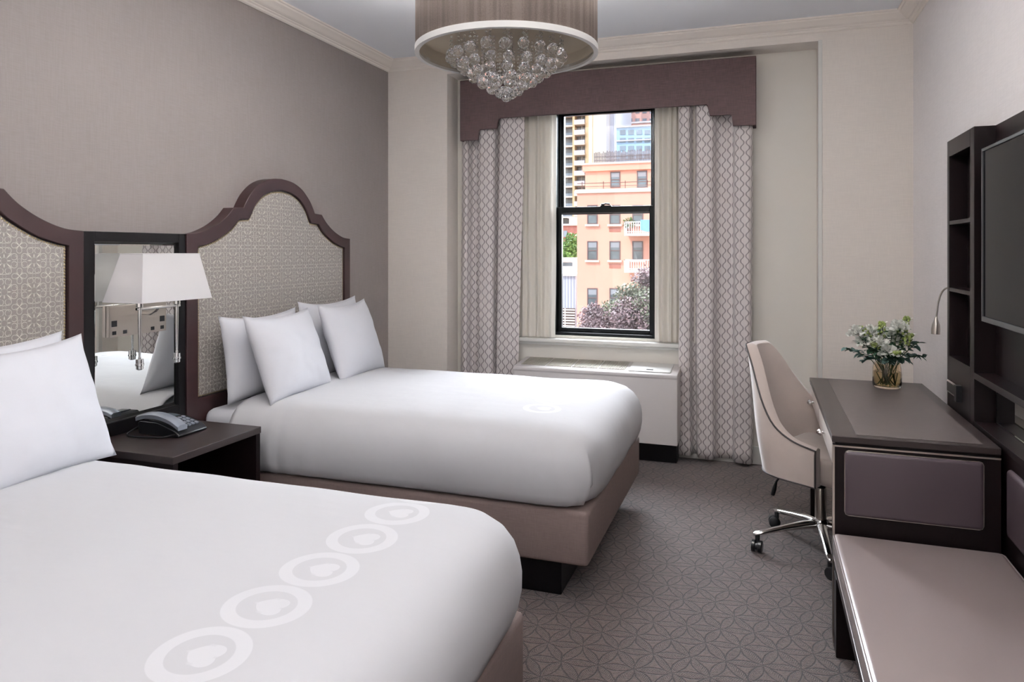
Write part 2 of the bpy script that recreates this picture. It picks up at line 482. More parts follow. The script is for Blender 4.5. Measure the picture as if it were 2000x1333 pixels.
b = MB(); b.box(-1.10, -1.02, 5.112, 5.148, 1.752, 1.760, bev=.003); b.tube([(-1.085, 5.128, 1.764), (-1.06, 5.12, 1.772), (-1.03, 5.118, 1.767)], .006); b.lathe([(.012, 0), (.012, .012), (.004, .014)], (-1.085, 5.128, 1.76), 12)
obj('sash_lock', b, M['frame'], win, smooth=True)

# =================================================================== VALANCE AND CURTAINS
VY = 4.90
half = [(-2.119, 2.249), (-1.974, 2.249), (-1.972, 2.262), (-1.966, 2.318), (-1.958, 2.325), (-1.826, 2.325), (-1.824, 2.336), (-1.812, 2.392), (-1.802, 2.402)]
cx = (-2.119 - .025) / 2
poly = half + [(2 * cx - x, z) for x, z in half[::-1]] + [(-.025, 2.70), (-2.119, 2.70)]
val = thing('window_valance', 'dark brown fabric valance with stepped lower edge above the window', 'valance', (cx, YB, 2.25))
b = MB(); b.prism(poly, lambda p, q, d: (p, d, q), VY, VY + .022); obj('front_board', b, M['valance'], val, bevel=.006, smooth=True)
for x0, x1 in ((-2.119, -2.097), (-.047, -.025)):
    b = MB(); b.box(x0, x1, VY + .022, YB, 2.249, 2.70, bev=.004); obj('side_board', b, M['valance'], val, smooth=True)
b = MB(); b.box(-2.097, -.047, VY + .022, YB, 2.685, 2.70); obj('top_board', b, M['valance'], val)
def cloth(pts, z0, z1, taper=None, nz=40, amp=0.0, seed=0, uv0=0.0, hem=None):
    """vertical cloth through plan points; taper(t)->dx at the hem"""
    L = [0]
    for i in range(1, len(pts)): L.append(L[-1] + math.dist(pts[i][:2], pts[i - 1][:2]))
    b = MB(); n = len(pts) - 1
    def fn(a, c):
        i = min(n, int(round(a * n))); x, y = pts[i]; zt = z1 + (z0 - z1) * c
        k = c
        dx = taper(a) * k if taper else 0
        w = noise.noise(Vector((x * 6 + seed, zt * 1.3, seed))) * amp * (.3 + k)
        w2 = noise.noise(Vector((x * 6 + seed + 9, zt * 1.1, seed))) * amp * (.3 + k)
        zz = zt + (hem(a) * k if hem else 0)
        return (x + dx + w, y + w2, zz)
    b.grid(n, nz, fn, lambda a, c: (uv0 + L[min(n, int(round(a * n)))], z1 + (z0 - z1) * c))
    return b
# plan of folds: x along wall, y towards room = smaller
Lp = [(-2.135, 4.99), (-2.10, 4.945), (-2.075, 4.945), (-2.062, 5.00), (-2.052, 5.02), (-1.995, 5.015), (-1.982, 4.955), (-1.95, 4.938), (-1.895, 4.936), (-1.862, 4.950), (-1.853, 5.00), (-1.843, 5.02), (-1.832, 5.02), (-1.822, 4.995), (-1.812, 4.950), (-1.775, 4.936), (-1.71, 4.938), (-1.665, 4.955), (-1.625, 4.965)]
cl = obj('curtain_panel', cloth(crom(Lp, 6), .03, 2.62, lambda a: -.012 - .055 * a * a, amp=.007, seed=3), M['curtain'], loc=(-1.88, 4.97, .03), smooth=True, angle=180, solid=.003)
setp(cl, 'patterned grey drapery panel left of the window, beside the far bed', 'curtain')
Rp = [(-.525, 4.965), (-.49, 4.942), (-.458, 4.945), (-.446, 5.00), (-.438, 5.02), (-.426, 5.02), (-.416, 5.00), (-.404, 4.950), (-.36, 4.936), (-.31, 4.938), (-.288, 4.965), (-.268, 5.005), (-.21, 5.018), (-.168, 5.012), (-.150, 4.950), (-.100, 4.936), (-.062, 4.940), (-.050, 4.985)]
cr = obj('curtain_panel', cloth(crom(Rp, 6), .025, 2.62, lambda a: .0 + .01 * math.sin(a * 6), amp=.008, seed=8, uv0=.013, hem=lambda a: .02 * (1 - a)), M['curtain'], loc=(-.28, 4.97, .03), smooth=True, angle=180, solid=.003)
setp(cr, 'patterned grey drapery panel right of the window, behind the desk chair', 'curtain')
def sheerp(x0, x1, seed):
    r = random.Random(seed); n = 7; P = []
    for i in range(n * 2 + 1):
        P.append((x0 + (x1 - x0) * i / (n * 2) + r.uniform(-.008, .008), 5.035 - (.026 if i % 2 else 0) + r.uniform(-.006, .004)))
    return crom(P, 5)
o = obj('sheer_curtain', cloth(sheerp(-1.80, -1.405, 4), .796, 2.6, lambda a: -.01 * a, amp=.006, seed=1), M['sheer'], loc=(-1.55, 5.02, .8), smooth=True, angle=180)
setp(o, 'pale sheer curtain hanging at the left side of the window', 'curtain')
o = obj('sheer_curtain', cloth(sheerp(-.695, -.40, 5), .796, 2.6, lambda a: 0, amp=.006, seed=2), M['sheer'], loc=(-.6, 5.02, .8), smooth=True, angle=180)
setp(o, 'pale sheer curtain hanging at the right side of the window', 'curtain')

# =================================================================== WALL AIR UNIT
pt = thing('air_conditioner', 'ivory through-wall air conditioner cabinet under the window sill', 'air conditioner', (-1.07, 4.9, 0))
px0, px1, pf, pb = -1.645, -.511, 4.75, YB - .002
fn = lambda p, q, d: (d, p, q)
b = MB(); b.prism([(pf, .152), (pf, .585), (pf - .006, .597), (pf - .006, .612), (pf + .004, .618), (pb, .643), (pb, .152)], fn, px0, px1); obj('cabinet', b, M['ptac'], pt, bevel=.004)
b = MB(); b.box(px0 + .03, px1 - .02, pf + .14, pb, 0, .152); obj('toe_kick', b, M['black'], pt)
sl = .025 / (pb - pf)
def topz(y): return .6185 + (y - pf) * sl
g0, g1 = px0 + .04, -.86
b = MB()
for k in range(4):
    a0 = g0 + (g1 - g0) * k / 4 + .004; a1 = g0 + (g1 - g0) * (k + 1) / 4 - .004
    n = 16
    for i in range(n):
        t0 = a0 + (a1 - a0) * i / n; t1 = t0 + (a1 - a0) / n * .55
        ya, yb_ = pf + .05, pb - .03
        sk = .0
        P = [(t0, ya, topz(ya) + .001), (t1, ya, topz(ya) + .001), (t1 + sk, yb_, topz(yb_) + .001), (t0 + sk, yb_, topz(yb_) + .001)]
        Q = [(x, y, z + .005) for x, y, z in P]
        V = [b.bm.verts.new(q) for q in P + Q]
        for f in ((0, 1, 2, 3), (4, 5, 6, 7), (0, 1, 5, 4), (1, 2, 6, 5), (2, 3, 7, 6), (3, 0, 4, 7)): b.bm.faces.new([V[i_] for i_ in f])
obj('air_grille', b, M['nickel'] if False else plain('grille_beige', srgb(178, 170, 158), .5), pt)
b = MB(); ya, yb_ = pf + .03, pb - .03
P = [(-.84, ya), (px1 - .05, ya), (px1 - .05, yb_), (-.84, yb_)]
b.ringloft([[(x, y, topz(y) + .0005) for x, y in P], [(x, y, topz(y) + .007) for x, y in P]]); hd = obj('control_door', b, M['ptac2'], pt, bevel=.002)
b = MB(); b.obox((-.70, pf + .07, topz(pf + .07) + .008), (1, 0, 0), (0, 1, sl), (0, -sl, 1), .022, .007, .0015); obj('finger_slot', b, M['plastic'], hd)

# =================================================================== HEADBOARDS AND MIRROR
ho = [(0, 1.847), (.10, 1.836), (.19, 1.803), (.265, 1.745), (.306, 1.692), (.325, 1.662)]
ho2 = [(.40, 1.658), (.455, 1.607), (.54, 1.556), (.64, 1.520), (.727, 1.511)]
hi_ = [(0, 1.780), (.09, 1.768), (.17, 1.735), (.235, 1.678), (.262, 1.632), (.283, 1.602)]
hi2 = [(.36, 1.597), (.42, 1.544), (.52, 1.489), (.60, 1.462), (.658, 1.450)]
OUT = crom(ho, 5) + crom(ho2, 6); INN = crom(hi_, 5) + crom(hi2, 6)
def headboard(cy, label):
    t = thing('headboard', label, 'headboard', (XL, cy, .3), 0, 'headboards on the taupe wall')
    xf, xb, xp = -2.622, XL + .001, -2.640
    full = lambda P: [(-d, z) for d, z in P[::-1] if d > 0] + P
    O = full(OUT); I = full(INN)
    O = [(-.727, .30)] + O + [(.727, .30)]; I = [(-.658, .70)] + I + [(.658, .70)]
    b = MB()
    def V(P, x): return [b.bm.verts.new((x, cy + d, z)) for d, z in P]
    Of, If, Ob, Ib = V(O, xf), V(I, xf + .004), V(O, xb), V(I, xb)
    n = len(O)
    for i in range(n):
        j = (i + 1) % n
        b.bm.faces.new((Of[i], Of[j], If[j], If[i])); b.bm.faces.new((Ob[i], Ib[i], Ib[j], Ob[j]))
        b.bm.faces.new((Of[i], Ob[i], Ob[j], Of[j])); b.bm.faces.new((If[i], If[j], Ib[j], Ib[i]))
    obj('frame', b, M['hbframe'], t, bevel=.003, smooth=True)
    # padded fabric panel
    b = MB(); cz = 1.15
    def ring(s, x): return [(x, cy + d * s, cz + (z - cz) * s) for d, z in I]
    b.ringloft([ring(1, xb + .002), ring(1, xp), ring(.99, xp + .008), ring(.97, xp + .012), ring(.5, xp + .016), ring(.05, xp + .016)])
    obj('fabric_panel', b, M['damask'], t, smooth=True)
    # nail heads along the edge
    b = MB(); acc = 0.0; step = .0125
    for i in range(n):
        p, q = I[i], I[(i + 1) % n]
        L = math.dist(p, q); d = acc
        while d < L:
            f = d / L; y = p[0] + (q[0] - p[0]) * f; z = p[1] + (q[1] - p[1]) * f
            s = .982
            b.ball((xp + .010, cy + y * s, cz + (z - cz) * s), .0055, 1, (.6, 1, 1)); d += step
        acc = d - L
    o = obj('nailhead_trim', b, M['bronze'], t, smooth=True); o['kind'] = 'stuff'
    return t
headboard(3.471, 'arched mahogany headboard with damask panel behind the far bed')
headboard(1.460, 'arched mahogany headboard cut off by left photo edge, behind the near bed')
mr = thing('wall_mirror', 'tall mirror in a black frame between the two headboards', 'mirror', (XL, 2.466, .63))
my0, my1 = 2.190, 2.742; gy0, gy1, gz0, gz1 = 2.243, 2.700, .692, 1.468
b = MB()
for a in ((my0, gy0, .632, 1.511), (gy1, my1, .632, 1.511), (gy0, gy1, .632, gz0), (gy0, gy1, gz1, 1.511)): b.box(XL + .001, -2.628, a[0], a[1], a[2], a[3])
obj('frame', b, M['black'], mr, bevel=.003)
b = MB(); bx = .014
r0 = [(-2.648, gy0, gz0), (-2.648, gy1, gz0), (-2.648, gy1, gz1), (-2.648, gy0, gz1)]
r1 = [(-2.644, gy0 + bx, gz0 + bx), (-2.644, gy1 - bx, gz0 + bx), (-2.644, gy1 - bx, gz1 - bx), (-2.644, gy0 + bx, gz1 - bx)]
rb = [(-2.66, y, z) for _, y, z in r0]
b.ringloft([rb, r0, r1]); obj('mirror_glass', b, M['mirror'], mr)

# =================================================================== WALL LAMP
sc = thing('wall_sconce', 'chrome two-arm wall lamp with white rectangular shade over the nightstand', 'lamp', (-2.64, 2.465, 1.06))
b = MB(); b.box(-2.643, -2.625, 2.31, 2.62, 1.057, 1.192, bev=.002); bp = obj('back_plate', b, M['nickel'], sc)
for y, z, w, h in ((2.335, 1.075, .010, .008), (2.39, 1.075, .010, .008), (2.54, 1.075, .010, .008), (2.595, 1.075, .010, .008), (2.335, 1.115, .014, .013), (2.595, 1.115, .014, .013)):
    b = MB(); b.box(-2.6255, -2.6235, y - w, y + w, z - h, z + h, bev=.001); obj('socket', b, M['plastic'], bp)
AX = -2.512
b = MB(); b.tube([(AX, 2.345, 1.180), (AX, 2.585, 1.180)], .006, 10); b.tube([(-2.63, 2.465, 1.15), (-2.56, 2.465, 1.15), (-2.53, 2.465, 1.165), (AX, 2.465, 1.18)], .007, 10); obj('crossbar', b, M['chrome'], sc, smooth=True)
for y in (2.362, 2.568):
    b = MB(); b.tube([(AX, y, 1.185), (AX, y, 1.10), (AX, y, .965)], [.0085, .0075, .0045], 10); a = obj('arm', b, M['chrome'], sc, smooth=True)
    b = MB(); b.lathe([(.004, .03), (.006, .028), (.006, .02), (.016, .019), (.016, .002), (.018, 0), (.018, -.008), (.015, -.01), (.015, -.022), (.010, -.026)], (AX, y, .945), 12); obj('finial', b, M['crystal'] if False else M['chrome'], a, smooth=True)
    b = MB(); b.lathe([(.010, 0), (.016, .002), (.016, .03), (.020, .032), (.020, .036), (.012, .037), (.012, .08)], (AX, y, 1.186), 14); c = obj('lamp_holder', b, M['chrome'], sc, smooth=True)
    b = MB(); b.lathe([(.008, 0), (.024, .03), (.026, .045), (.018, .065), (.004, .072)], (AX, y, 1.262), 14); obj('bulb', b, M['bulb'], sc, smooth=True)
def rectring(cx, cy, hx, hy, z): return [(cx - hx, cy - hy, z), (cx + hx, cy - hy, z), (cx + hx, cy + hy, z), (cx - hx, cy + hy, z)]
b = MB()
b.ringloft([rectring(AX + .003, 2.468, .108, .199, 1.212), rectring(AX + .003, 2.468, .106, .197, 1.217), rectring(AX + .014, 2.466, .062, .159, 1.413), rectring(AX + .014, 2.466, .063, .160, 1.418)], False, False)
obj('lamp_shade', b, M['shade'], sc, solid=.002)

# =================================================================== BEDS
def rrect(x0, x1, y0, y1, ins, rc, rh, n=8):
    """rounded rectangle, foot (x1) corner radius rc, head corners rh"""
    x0 += 0; x1 -= ins; y0 += ins; y1 -= ins
    rc = max(rc - ins * .6, .01)
    P = []
    for (cx, cy, a0, r) in ((x1 - rc, y0 + rc, -90, rc), (x1 - rc, y1 - rc, 0, rc)):
        for k in range(n + 1):
            a = math.radians(a0 + 90 * k / n); P.append((cx + r * math.cos(a), cy + r * math.sin(a)))
    P += [(x0, y1), (x0, y0)]
    return P
def dens(P, step):
    out = []
    n = len(P)
    for i in range(n):
        p, q = P[i], P[(i + 1) % n]; k = max(1, int(math.dist(p, q) / step))
        for j in range(k): out.append((p[0] + (q[0] - p[0]) * j / k, p[1] + (q[1] - p[1]) * j / k))
    return out
def bed(y0, y1, where, seed):
    cy = (y0 + y1) / 2; xh, xf = -2.615, -.655
    t = thing('bed', 'double bed with taupe upholstered box base, %s' % where, 'bed', ((xh + xf) / 2, cy, 0), 0, 'double beds')
    b = MB(); b.box(xh, xf, y0, y1, .150, .372, bev=.018, seg=3); obj('base', b, M['base'], t, smooth=True)
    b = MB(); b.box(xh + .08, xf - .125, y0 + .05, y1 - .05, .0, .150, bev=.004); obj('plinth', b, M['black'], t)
    b = MB(); b.box(xh, xf - .06, y0 + .02, y1 - .02, .372, .645, bev=.05, seg=4); obj('mattress', b, M['sheet'], t, smooth=True)
    # duvet : tucked cover
    loc = (-.955, {1: 1.956 - .185 * 3, 2: 3.167 + .185 * 3}[seed], .30)
    X0, X1, Y0, Y1 = -2.42, -.655 + .032, y0 - .028, y1 + .028
    outline_n = 10
    prof = [(.055, .376), (.022, .392), (.008, .43), (.0, .475), (.0, .52), (.006, .56), (.020, .60), (.042, .635), (.075, .665), (.12, .684), (.18, .692), (.26, .696), (.36, .698), (.48, .700), (.60, .701), (.672, .701)]
    b = MB(); rings = []
    base = None
    def outline(ins):
        x1, ya, yb = X1 - ins * (1.0 if ins < .2 else 1.0), Y0 + ins, Y1 - ins
        rc = min(max(.16 - ins * .35, .03), (yb - ya) / 2 - .001)
        P = []
        N1, N2, NC = 70, 60, 26
        for k in range(N1): P.append((X0 + (x1 - rc - X0) * k / N1, ya))
        for k in range(NC): a = math.radians(-90 + 90 * k / NC); P.append((x1 - rc + rc * math.cos(a), ya + rc + rc * math.sin(a)))
        for k in range(N2): P.append((x1, ya + rc + (yb - ya - 2 * rc) * (k / N2) ** 1.5))
        for k in range(NC): a = math.radians(90 * k / NC); P.append((x1 - rc + rc * math.cos(a), yb - rc + rc * math.sin(a)))
        for k in range(N1 + 1): P.append((x1 - rc + (X0 - x1 + rc) * k / N1, yb))
        return P
    for ins, z in prof:
        ins2 = ins if ins < .5 else ins
        R = []
        for i, (x, y) in enumerate(outline(min(ins2, (Y1 - Y0) / 2 - .004))):
            side = sstep(.68, .55, z)
            # vertical folds on the hanging sides near the head, soft waves elsewhere
            hd = sstep(-1.7, -2.4, x)
            w = math.sin(x * 60 + 2.5 * noise.noise(Vector((x * 5, z * 4, seed)))) * .0075 * hd * side
            w += noise.noise(Vector((x * 2.5 + seed * 7, y * 2.5, z * 2))) * .012 * side
            w += noise.noise(Vector((x * 7 + seed * 7, y * 7, z * 5))) * .003
            ny = -1 if y < cy - .3 and x < X1 - .2 else (1 if y > cy + .3 and x < X1 - .2 else 0)
            zz = z + (noise.noise(Vector((x * 3, y * 3, seed * 5.))) * .006 if z > .6 else 0)
            if x > X1 - .25 and z < .40: zz -= .0
            x2 = x + (w if x > X1 - .2 else 0); y2 = y + w * ny
            # folded corner at the near foot end
            dx, dy = x - (X1 - .02), y - (Y0 + .10)
            if x > X1 - .16 and y < Y0 + .5:
                t_ = y - (Y0 + .075 + .02 * (z - .4))
                low = sstep(.62, .50, z)
                x2 += -.046 * sstep(-.004, .005, t_) * math.exp(-max(0, t_) / .09) * low + .006 * math.exp(-(t_ / .02) ** 2) * (t_ < 0) * low
                x2 += .006 * math.sin(t_ * 90 + z * 60) * sstep(0, .02, t_) * math.exp(-max(0, t_) / .07) * low
            R.append((x2, y2, zz))
        rings.append(R)
    V = b.ringloft(rings, False, False, closed=False)
    # close the middle of the top with a grid strip
    last = V[-1]; n = len(last)
    i, j = 0, n - 1
    while i + 1 < j:
        if j - i == 2: b.bm.faces.new((last[i], last[i + 1], last[j])); break
        b.bm.faces.new((last[i], last[i + 1], last[j - 1], last[j])); i += 1; j -= 1
    bmesh.ops.remove_doubles(b.bm, verts=list(last), dist=.012)
    o = obj('duvet', b, M['duvet'], loc=loc, smooth=True, angle=180, solid=.006)
    setp(o, 'white duvet with woven rings and hearts, tucked over the %s bed' % ('near' if seed == 1 else 'far'), 'duvet', 'white duvets')
    return t
bed(.695, 1.995, 'nearest the camera in front of the nightstand', 1)
bed(2.811, 4.111, 'beside the window behind the nightstand', 2)

def pillow(label, pb, wid, hgt, thk, lean, yaw, seed, roll=0.0, squash=0.0):
    """pb = centre of the bottom edge; local: a across (Y), b up, thickness towards +X"""
    b = MB(); n = 28
    def surf(sgn):
        def fn(u, v):
            a, c = u * 2 - 1, v * 2 - 1
            ex = (1 - .075 * (1 - c * c)); ey = (1 - (.14 if c > 0 else .06) * (1 - a * a) * abs(c) ** .5)
            A = a * wid / 2 * ex; B = (c * ey) * hgt / 2
            k = max(0, 1 - abs(a) ** 2.4) ** .55 * max(0, 1 - abs(c) ** 2.4) ** .55
            k *= (1 - .30 * c * squash)
            w = noise.noise(Vector((a * 1.7 + seed, c * 1.7, seed * 3.1))) * .009 + noise.noise(Vector((a * 5 + seed, c * 5, sgn * 4.))) * .003
            rad = noise.noise(Vector((math.atan2(c, a) * 3.0, seed, 0))) * .010 * max(abs(a), abs(c)) ** 2
            T = sgn * (thk / 2 * k) + (w + rad) * min(1, k * 1.6)
            return Vector((T, A, B))
        return fn
    R = Matrix.Rotation(yaw, 4, 'Z') @ Matrix.Rotation(lean, 4, 'Y') @ Matrix.Rotation(roll, 4, 'X')
    F, G = surf(1), surf(-1)
    T = Matrix.Translation(Vector(pb)) @ R @ Matrix.Translation(Vector((0, 0, hgt / 2 * .94)))
    b.grid(n, n, lambda u, v: T @ F(u, v)); b.grid(n, n, lambda u, v: T @ G(1 - u, v))
    bmesh.ops.remove_doubles(b.bm, verts=b.bm.verts, dist=.0008)
    o = obj('pillow', b, M['sheet'], loc=pb, smooth=True, angle=180)
    return setp(o, label, 'pillow', 'white pillows')
TZ = .692
pillow('front square white pillow nearest the nightstand on the far bed', (-2.25, 3.15, TZ), .56, .46, .17, -.36, .03, 1)
pillow('front square white pillow nearest the window on the far bed', (-2.25, 3.755, TZ), .56, .47, .17, -.33, .05, 2, roll=.0)
pillow('rear white pillow nearest the nightstand, upright against the far headboard', (-2.475, 3.16, TZ - .01), .62, .44, .15, -.13, 0, 3)
pillow('rear white pillow nearest the window, upright against the far headboard', (-2.475, 3.80, TZ - .01), .62, .47, .15, -.12, 0, 4)
pillow('large front white pillow on the near bed', (-2.21, 1.70, TZ), .60, .47, .17, -.34, .10, 5)
pillow('white pillow behind the front one, against the near headboard', (-2.46, 1.71, TZ - .01), .60, .46, .15, -.14, 0, 6)

# =================================================================== NIGHTSTAND, PHONE
ns = thing('nightstand', 'dark wood open-front nightstand between the two beds', 'nightstand', (-2.4, 2.43, 0))
nx0, nx1, ny0, ny1 = XL + .04, -2.145, 2.173, 2.690
b = MB(); b.box(nx0, nx1, ny0, ny1, .600, .630, bev=.002); obj('top', b, M['wood2'], ns)
for y0, y1 in ((ny0 + .005, ny0 + .03), (ny1 - .03, ny1 - .003)):
    b = MB(); b.box(nx0, nx1 - .004, y0, y1, .06, .600); obj('side_panel', b, M['wood'], ns)
b = MB(); b.box(nx0, nx0 + .015, ny0 + .03, ny1 - .03, .06, .6); obj('back_panel', b, M['wood'], ns)
b = MB(); b.box(nx0, nx1 - .01, ny0 + .03, ny1 - .03, .36, .38); obj('shelf', b, M['wood'], ns)
b = MB(); b.box(nx0 + .02, nx1 - .006, ny0 + .034, ny1 - .034, .11, .355, bev=.003); dr = obj('drawer', b, M['drawer'], ns)
b = MB(); b.ball((nx1 + .008, 2.43, .24), .014, 2); obj('knob', b, M['chrome'], dr, smooth=True)
b = MB(); b.box(nx0, nx1 - .03, ny0 + .02, ny1 - .02, 0, .06); obj('plinth', b, M['black'], ns)
ph = thing('telephone', 'black desk telephone with silver handset on the nightstand', 'telephone', (-2.44, 2.45, .63))
b = MB(); b.prism([(-2.56, .632), (-2.34, .632), (-2.335, .640), (-2.36, .660), (-2.46, .688), (-2.55, .690), (-2.565, .68)], lambda p, q, d: (p, d, q), 2.40, 2.565); obj('body', b, M['plastic'], ph, bevel=.004, smooth=True)
P = crom([(-2.575, 2.425, .700), (-2.53, 2.425, .713), (-2.46, 2.425, .716), (-2.39, 2.425, .700), (-2.34, 2.425, .675)], 5)
b = MB(); b.ringloft([[(x, 2.400, z - .014), (x, 2.450, z - .014), (x, 2.452, z + .002), (x, 2.442, z + .008), (x, 2.408, z + .008), (x, 2.398, z + .002)] for x, _, z in P]); hs = obj('handset', b, M['silverplastic'], ph, smooth=True)
b = MB()
for i in range(4):
    for j in range(3):
        x = -2.365 - i * .024; y = 2.485 + j * .022; z = .6685 + i * .0062
        b.obox((x, y, z), (1, 0, -.27), (0, 1, 0), (.27, 0, 1), .008, .007, .003)
obj('keypad', b, M['silverplastic'], ph)
b = MB(); b.obox((-2.50, 2.508, .6905), (1, 0, -.1), (0, 1, 0), (.1, 0, 1), .028, .036, .002); obj('display', b, plain('lcd', srgb(90, 98, 104), .2), ph)
b = MB(); b.tube(crom([(-2.57, 2.41, .66), (-2.58, 2.36, .638), (-2.53, 2.345, .636), (-2.46, 2.355, .636), (-2.40, 2.375, .636), (-2.36, 2.402, .645)], 8), .004, 6); obj('cord', b, M['plastic'], ph, smooth=True)

# =================================================================== CHANDELIER
CX, CY, CZ, CR = -.91, 2.55, 2.172, .342
ch = thing('chandelier', 'round taupe drum pendant light with hanging crystal balls', 'pendant lamp', (CX, CY, CZ))
b = MB(); n = 72
b.lathe([(CR, .006), (CR, .36)], (CX, CY, CZ), n, cap=False); obj('drum_shade', b, M['drum'], ch, smooth=True, solid=.003)
b = MB(); b.lathe([(CR - .012, .01), (CR - .012, .34)], (CX, CY, CZ), n, cap=False); obj('lining', b, M['drum_in'], ch, smooth=True, solid=.002)
b = MB()
b.lathe([(CR - .013, 0), (CR - .013, .022), (CR + .004, .022), (CR + .004, 0), (CR - .013, 0)], (CX, CY, CZ), n, cap=False); obj('rim_band', b, M['rim'], ch, smooth=True)
b = MB(); b.lathe([(.001, .062), (CR - .015, .062), (CR - .015, .070), (.001, .070)], (CX, CY, CZ), n); obj('canopy_plate', b, M['drum_in'], ch, smooth=True)
b = MB(); b.lathe([(.012, .21), (.012, .66), (.07, .665), (.07, .698)], (CX, CY, CZ), 20); obj('ceiling_stem', b, M['nickel'], ch, smooth=True)
for k in range(4):
    l = bpy.data.lights.new('drum_bulb', 'POINT'); l.energy = 88; l.shadow_soft_size = .04; l.color = (1, .98, .97)
    o = bpy.data.objects.new('drum_bulb', l); COL.objects.link(o); o.location = (CX + .15 * math.cos(k * PI / 2), CY + .15 * math.sin(k * PI / 2), CZ + .24)
    a = PI / 4 + k * PI / 2
    b = MB(); b.lathe([(.008, 0), (.020, .02), (.022, .035), (.008, .055)], (CX + .26 * math.cos(a), CY + .26 * math.sin(a), CZ + .15), 12); obj('bulb', b, M['bulb'], ch, smooth=True)
RINGS = [(.212, 20, -.012), (.172, 16, -.045), (.134, 13, -.072), (.097, 9, -.100), (.060, 6, -.122), (.026, 3, -.142)]
RNG = random.Random(5); first = None
protos = {}
BALLR = .0215
for r_, n_, z_ in RINGS + [(0, 1, -.156)]:
    for k in range(n_):
        a = 2 * PI * (k + .5 * (n_ % 2)) / n_
        if r_ not in protos:
            root = thing('tmp', None, None, (0, 0, 0))
            b = MB(); z = z_ + .022; zt = .063
            b.tube([(0, 0, zt), (0, 0, z_ + BALLR)], .0006, 4)
            zz = zt - .012
            while zz > z_ + BALLR + .004:
                b.ball((0, 0, zz), .0056, 1, (1, 1, .8)); zz -= .0135
            st = obj('crystal_strand', b, M['crystal'], root)
            b = MB(); b.ball((0, 0, z_), BALLR, 2)
            bl = obj('crystal_ball', b, M['crystal'], root)
            bl.parent = st
            st.parent = ch; bpy.data.objects.remove(root)
            protos[r_] = st; c = st
        else: c = copy_tree(protos[r_], ch)
        c.location = (r_ * math.cos(a), r_ * math.sin(a), RNG.uniform(-.004, .004)); c.rotation_euler = (0, 0, RNG.uniform(0, 6))

# =================================================================== DESK
dx0, dx1, dy0, dy1 = .247, .775, 2.840, 4.100
dk = thing('desk', 'dark wood writing desk with leather inset top against the right wall', 'desk', (.51, 3.47, 0))
b = MB(); b.box(dx0, dx1, dy0, dy1, .732, .756, bev=.002); tp = obj('top', b, M['wood2'], dk)
b = MB(); b.box(dx0 + .085, dx1 - .045, dy0 + .035, dy1 - .03, .7562, .7572); obj('leather_inset', b, M['leathertop'], tp)
b = MB(); b.box(dx0 + .012, dx1, dy0 + .012, dy1 - .012, .63, .732); obj('apron', b, M['wood'], dk)
b = MB(); b.box(dx0 + .004, dx1, dy0 + .004, dy0 + .05, .0, .722); ep = obj('end_panel', b, M['wood'], dk)
b = MB()
b.box(dx0 + .004, dx1, dy0 + .0005, dy0 + .004, .716, .722); b.box(dx0 + .0015, dx0 + .009, dy0 + .0005, dy0 + .004, .0, .722)
obj('chrome_strip', b, M['nickel'], ep)
b = MB(); b.box(.288, .724, dy0 - .010, dy0 + .02, .470, .706, bev=.014, seg=4); pd = obj('leather_pad', b, M['vinyl_dark'], ep, smooth=True)
b = MB(); P = [(.290, .472), (.722, .472), (.722, .704), (.290, .704)]
pp = []
for (x, z), (sx, sz) in zip(P, ((1, 1), (-1, 1), (-1, -1), (1, -1))):
    q = [(x + sx * .012, z), (x + sx * .0035, z + sz * .0035), (x, z + sz * .012)]
    if sx * sz > 0: q = q[::-1]
    pp += q
b.tube([(x, dy0 - .0005, z) for x, z in pp], .0030, 6, closed=True); obj('pad_piping', b, M['nickel'], pd, smooth=True)
for x in (dx0 + .002, dx1 - .052):
    b = MB(); b.box(x, x + .05, dy1 - .055, dy1 - .008, 0, .73, bev=.002); obj('leg', b, M['wood'], dk)
b = MB(); b.box(dx1 - .03, dx1 - .01, dy0 + .05, dy1 - .06, .35, .63); obj('modesty_panel', b, M['wood'], dk)
for y0, y1 in ((dy0 + .03, 3.455), (3.465, dy1 - .03)):
    b = MB(); b.box(dx0 + .001, dx0 + .02, y0, y1, .648, .728, bev=.004); dw = obj('drawer', b, M['drawer'], dk, smooth=True)
    yc = (y0 + y1) / 2
    b = MB(); b.tube([(dx0 + .002, yc, .69), (dx0 - .014, yc, .69)], .005, 10)
    b.ball((dx0 - .020, yc, .69), .013, 1); b.ball((dx0 - .018, yc - .016, .688), .009, 1); b.ball((dx0 - .018, yc + .016, .688), .009, 1)
    obj('knob', b, M['chrome'], dw)

# =================================================================== MEDIA CABINET
mc = thing('media_cabinet', 'tall dark wood media wall unit with open shelf tower and television niche', 'cabinet', (.83, 2.4, 0))
tx0, tx1, ty0, ty1, tz = .790, XR - .002, 3.230, 3.655, 1.917
W_ = M['wood']
def part(name, mat, par, *bxs, **k):
    b = MB()
    for q in bxs: b.box(*q)
    return obj(name, b, mat, par, **k)
tw = part('shelf_tower', W_, mc, (tx0, tx1, ty0, ty0 + .012, 0, tz), (tx0, tx0 + .02, ty0 + .012, ty0 + .058, 0, tz), (tx0, tx1, ty1 - .035, ty1, 0, tz), (tx0, tx1, ty0 + .058, ty1 - .035, 1.847, tz), (tx1 - .008, tx1, ty0 + .012, ty1 - .035, 0, 1.847), (tx0, tx1 - .008, ty0 + .058, ty1 - .035, .0, .966), bevel=.0015)
for z in (1.561, 1.267): part('shelf', W_, mc, (tx0 + .001, tx1 - .008, ty0 + .012, ty1 - .035, z - .016, z))
b = MB(); b.box(tx0 - .016, tx0, 3.44, 3.59, .812, .866, bev=.003); ou = obj('outlet_box', b, M['chrome'], mc)
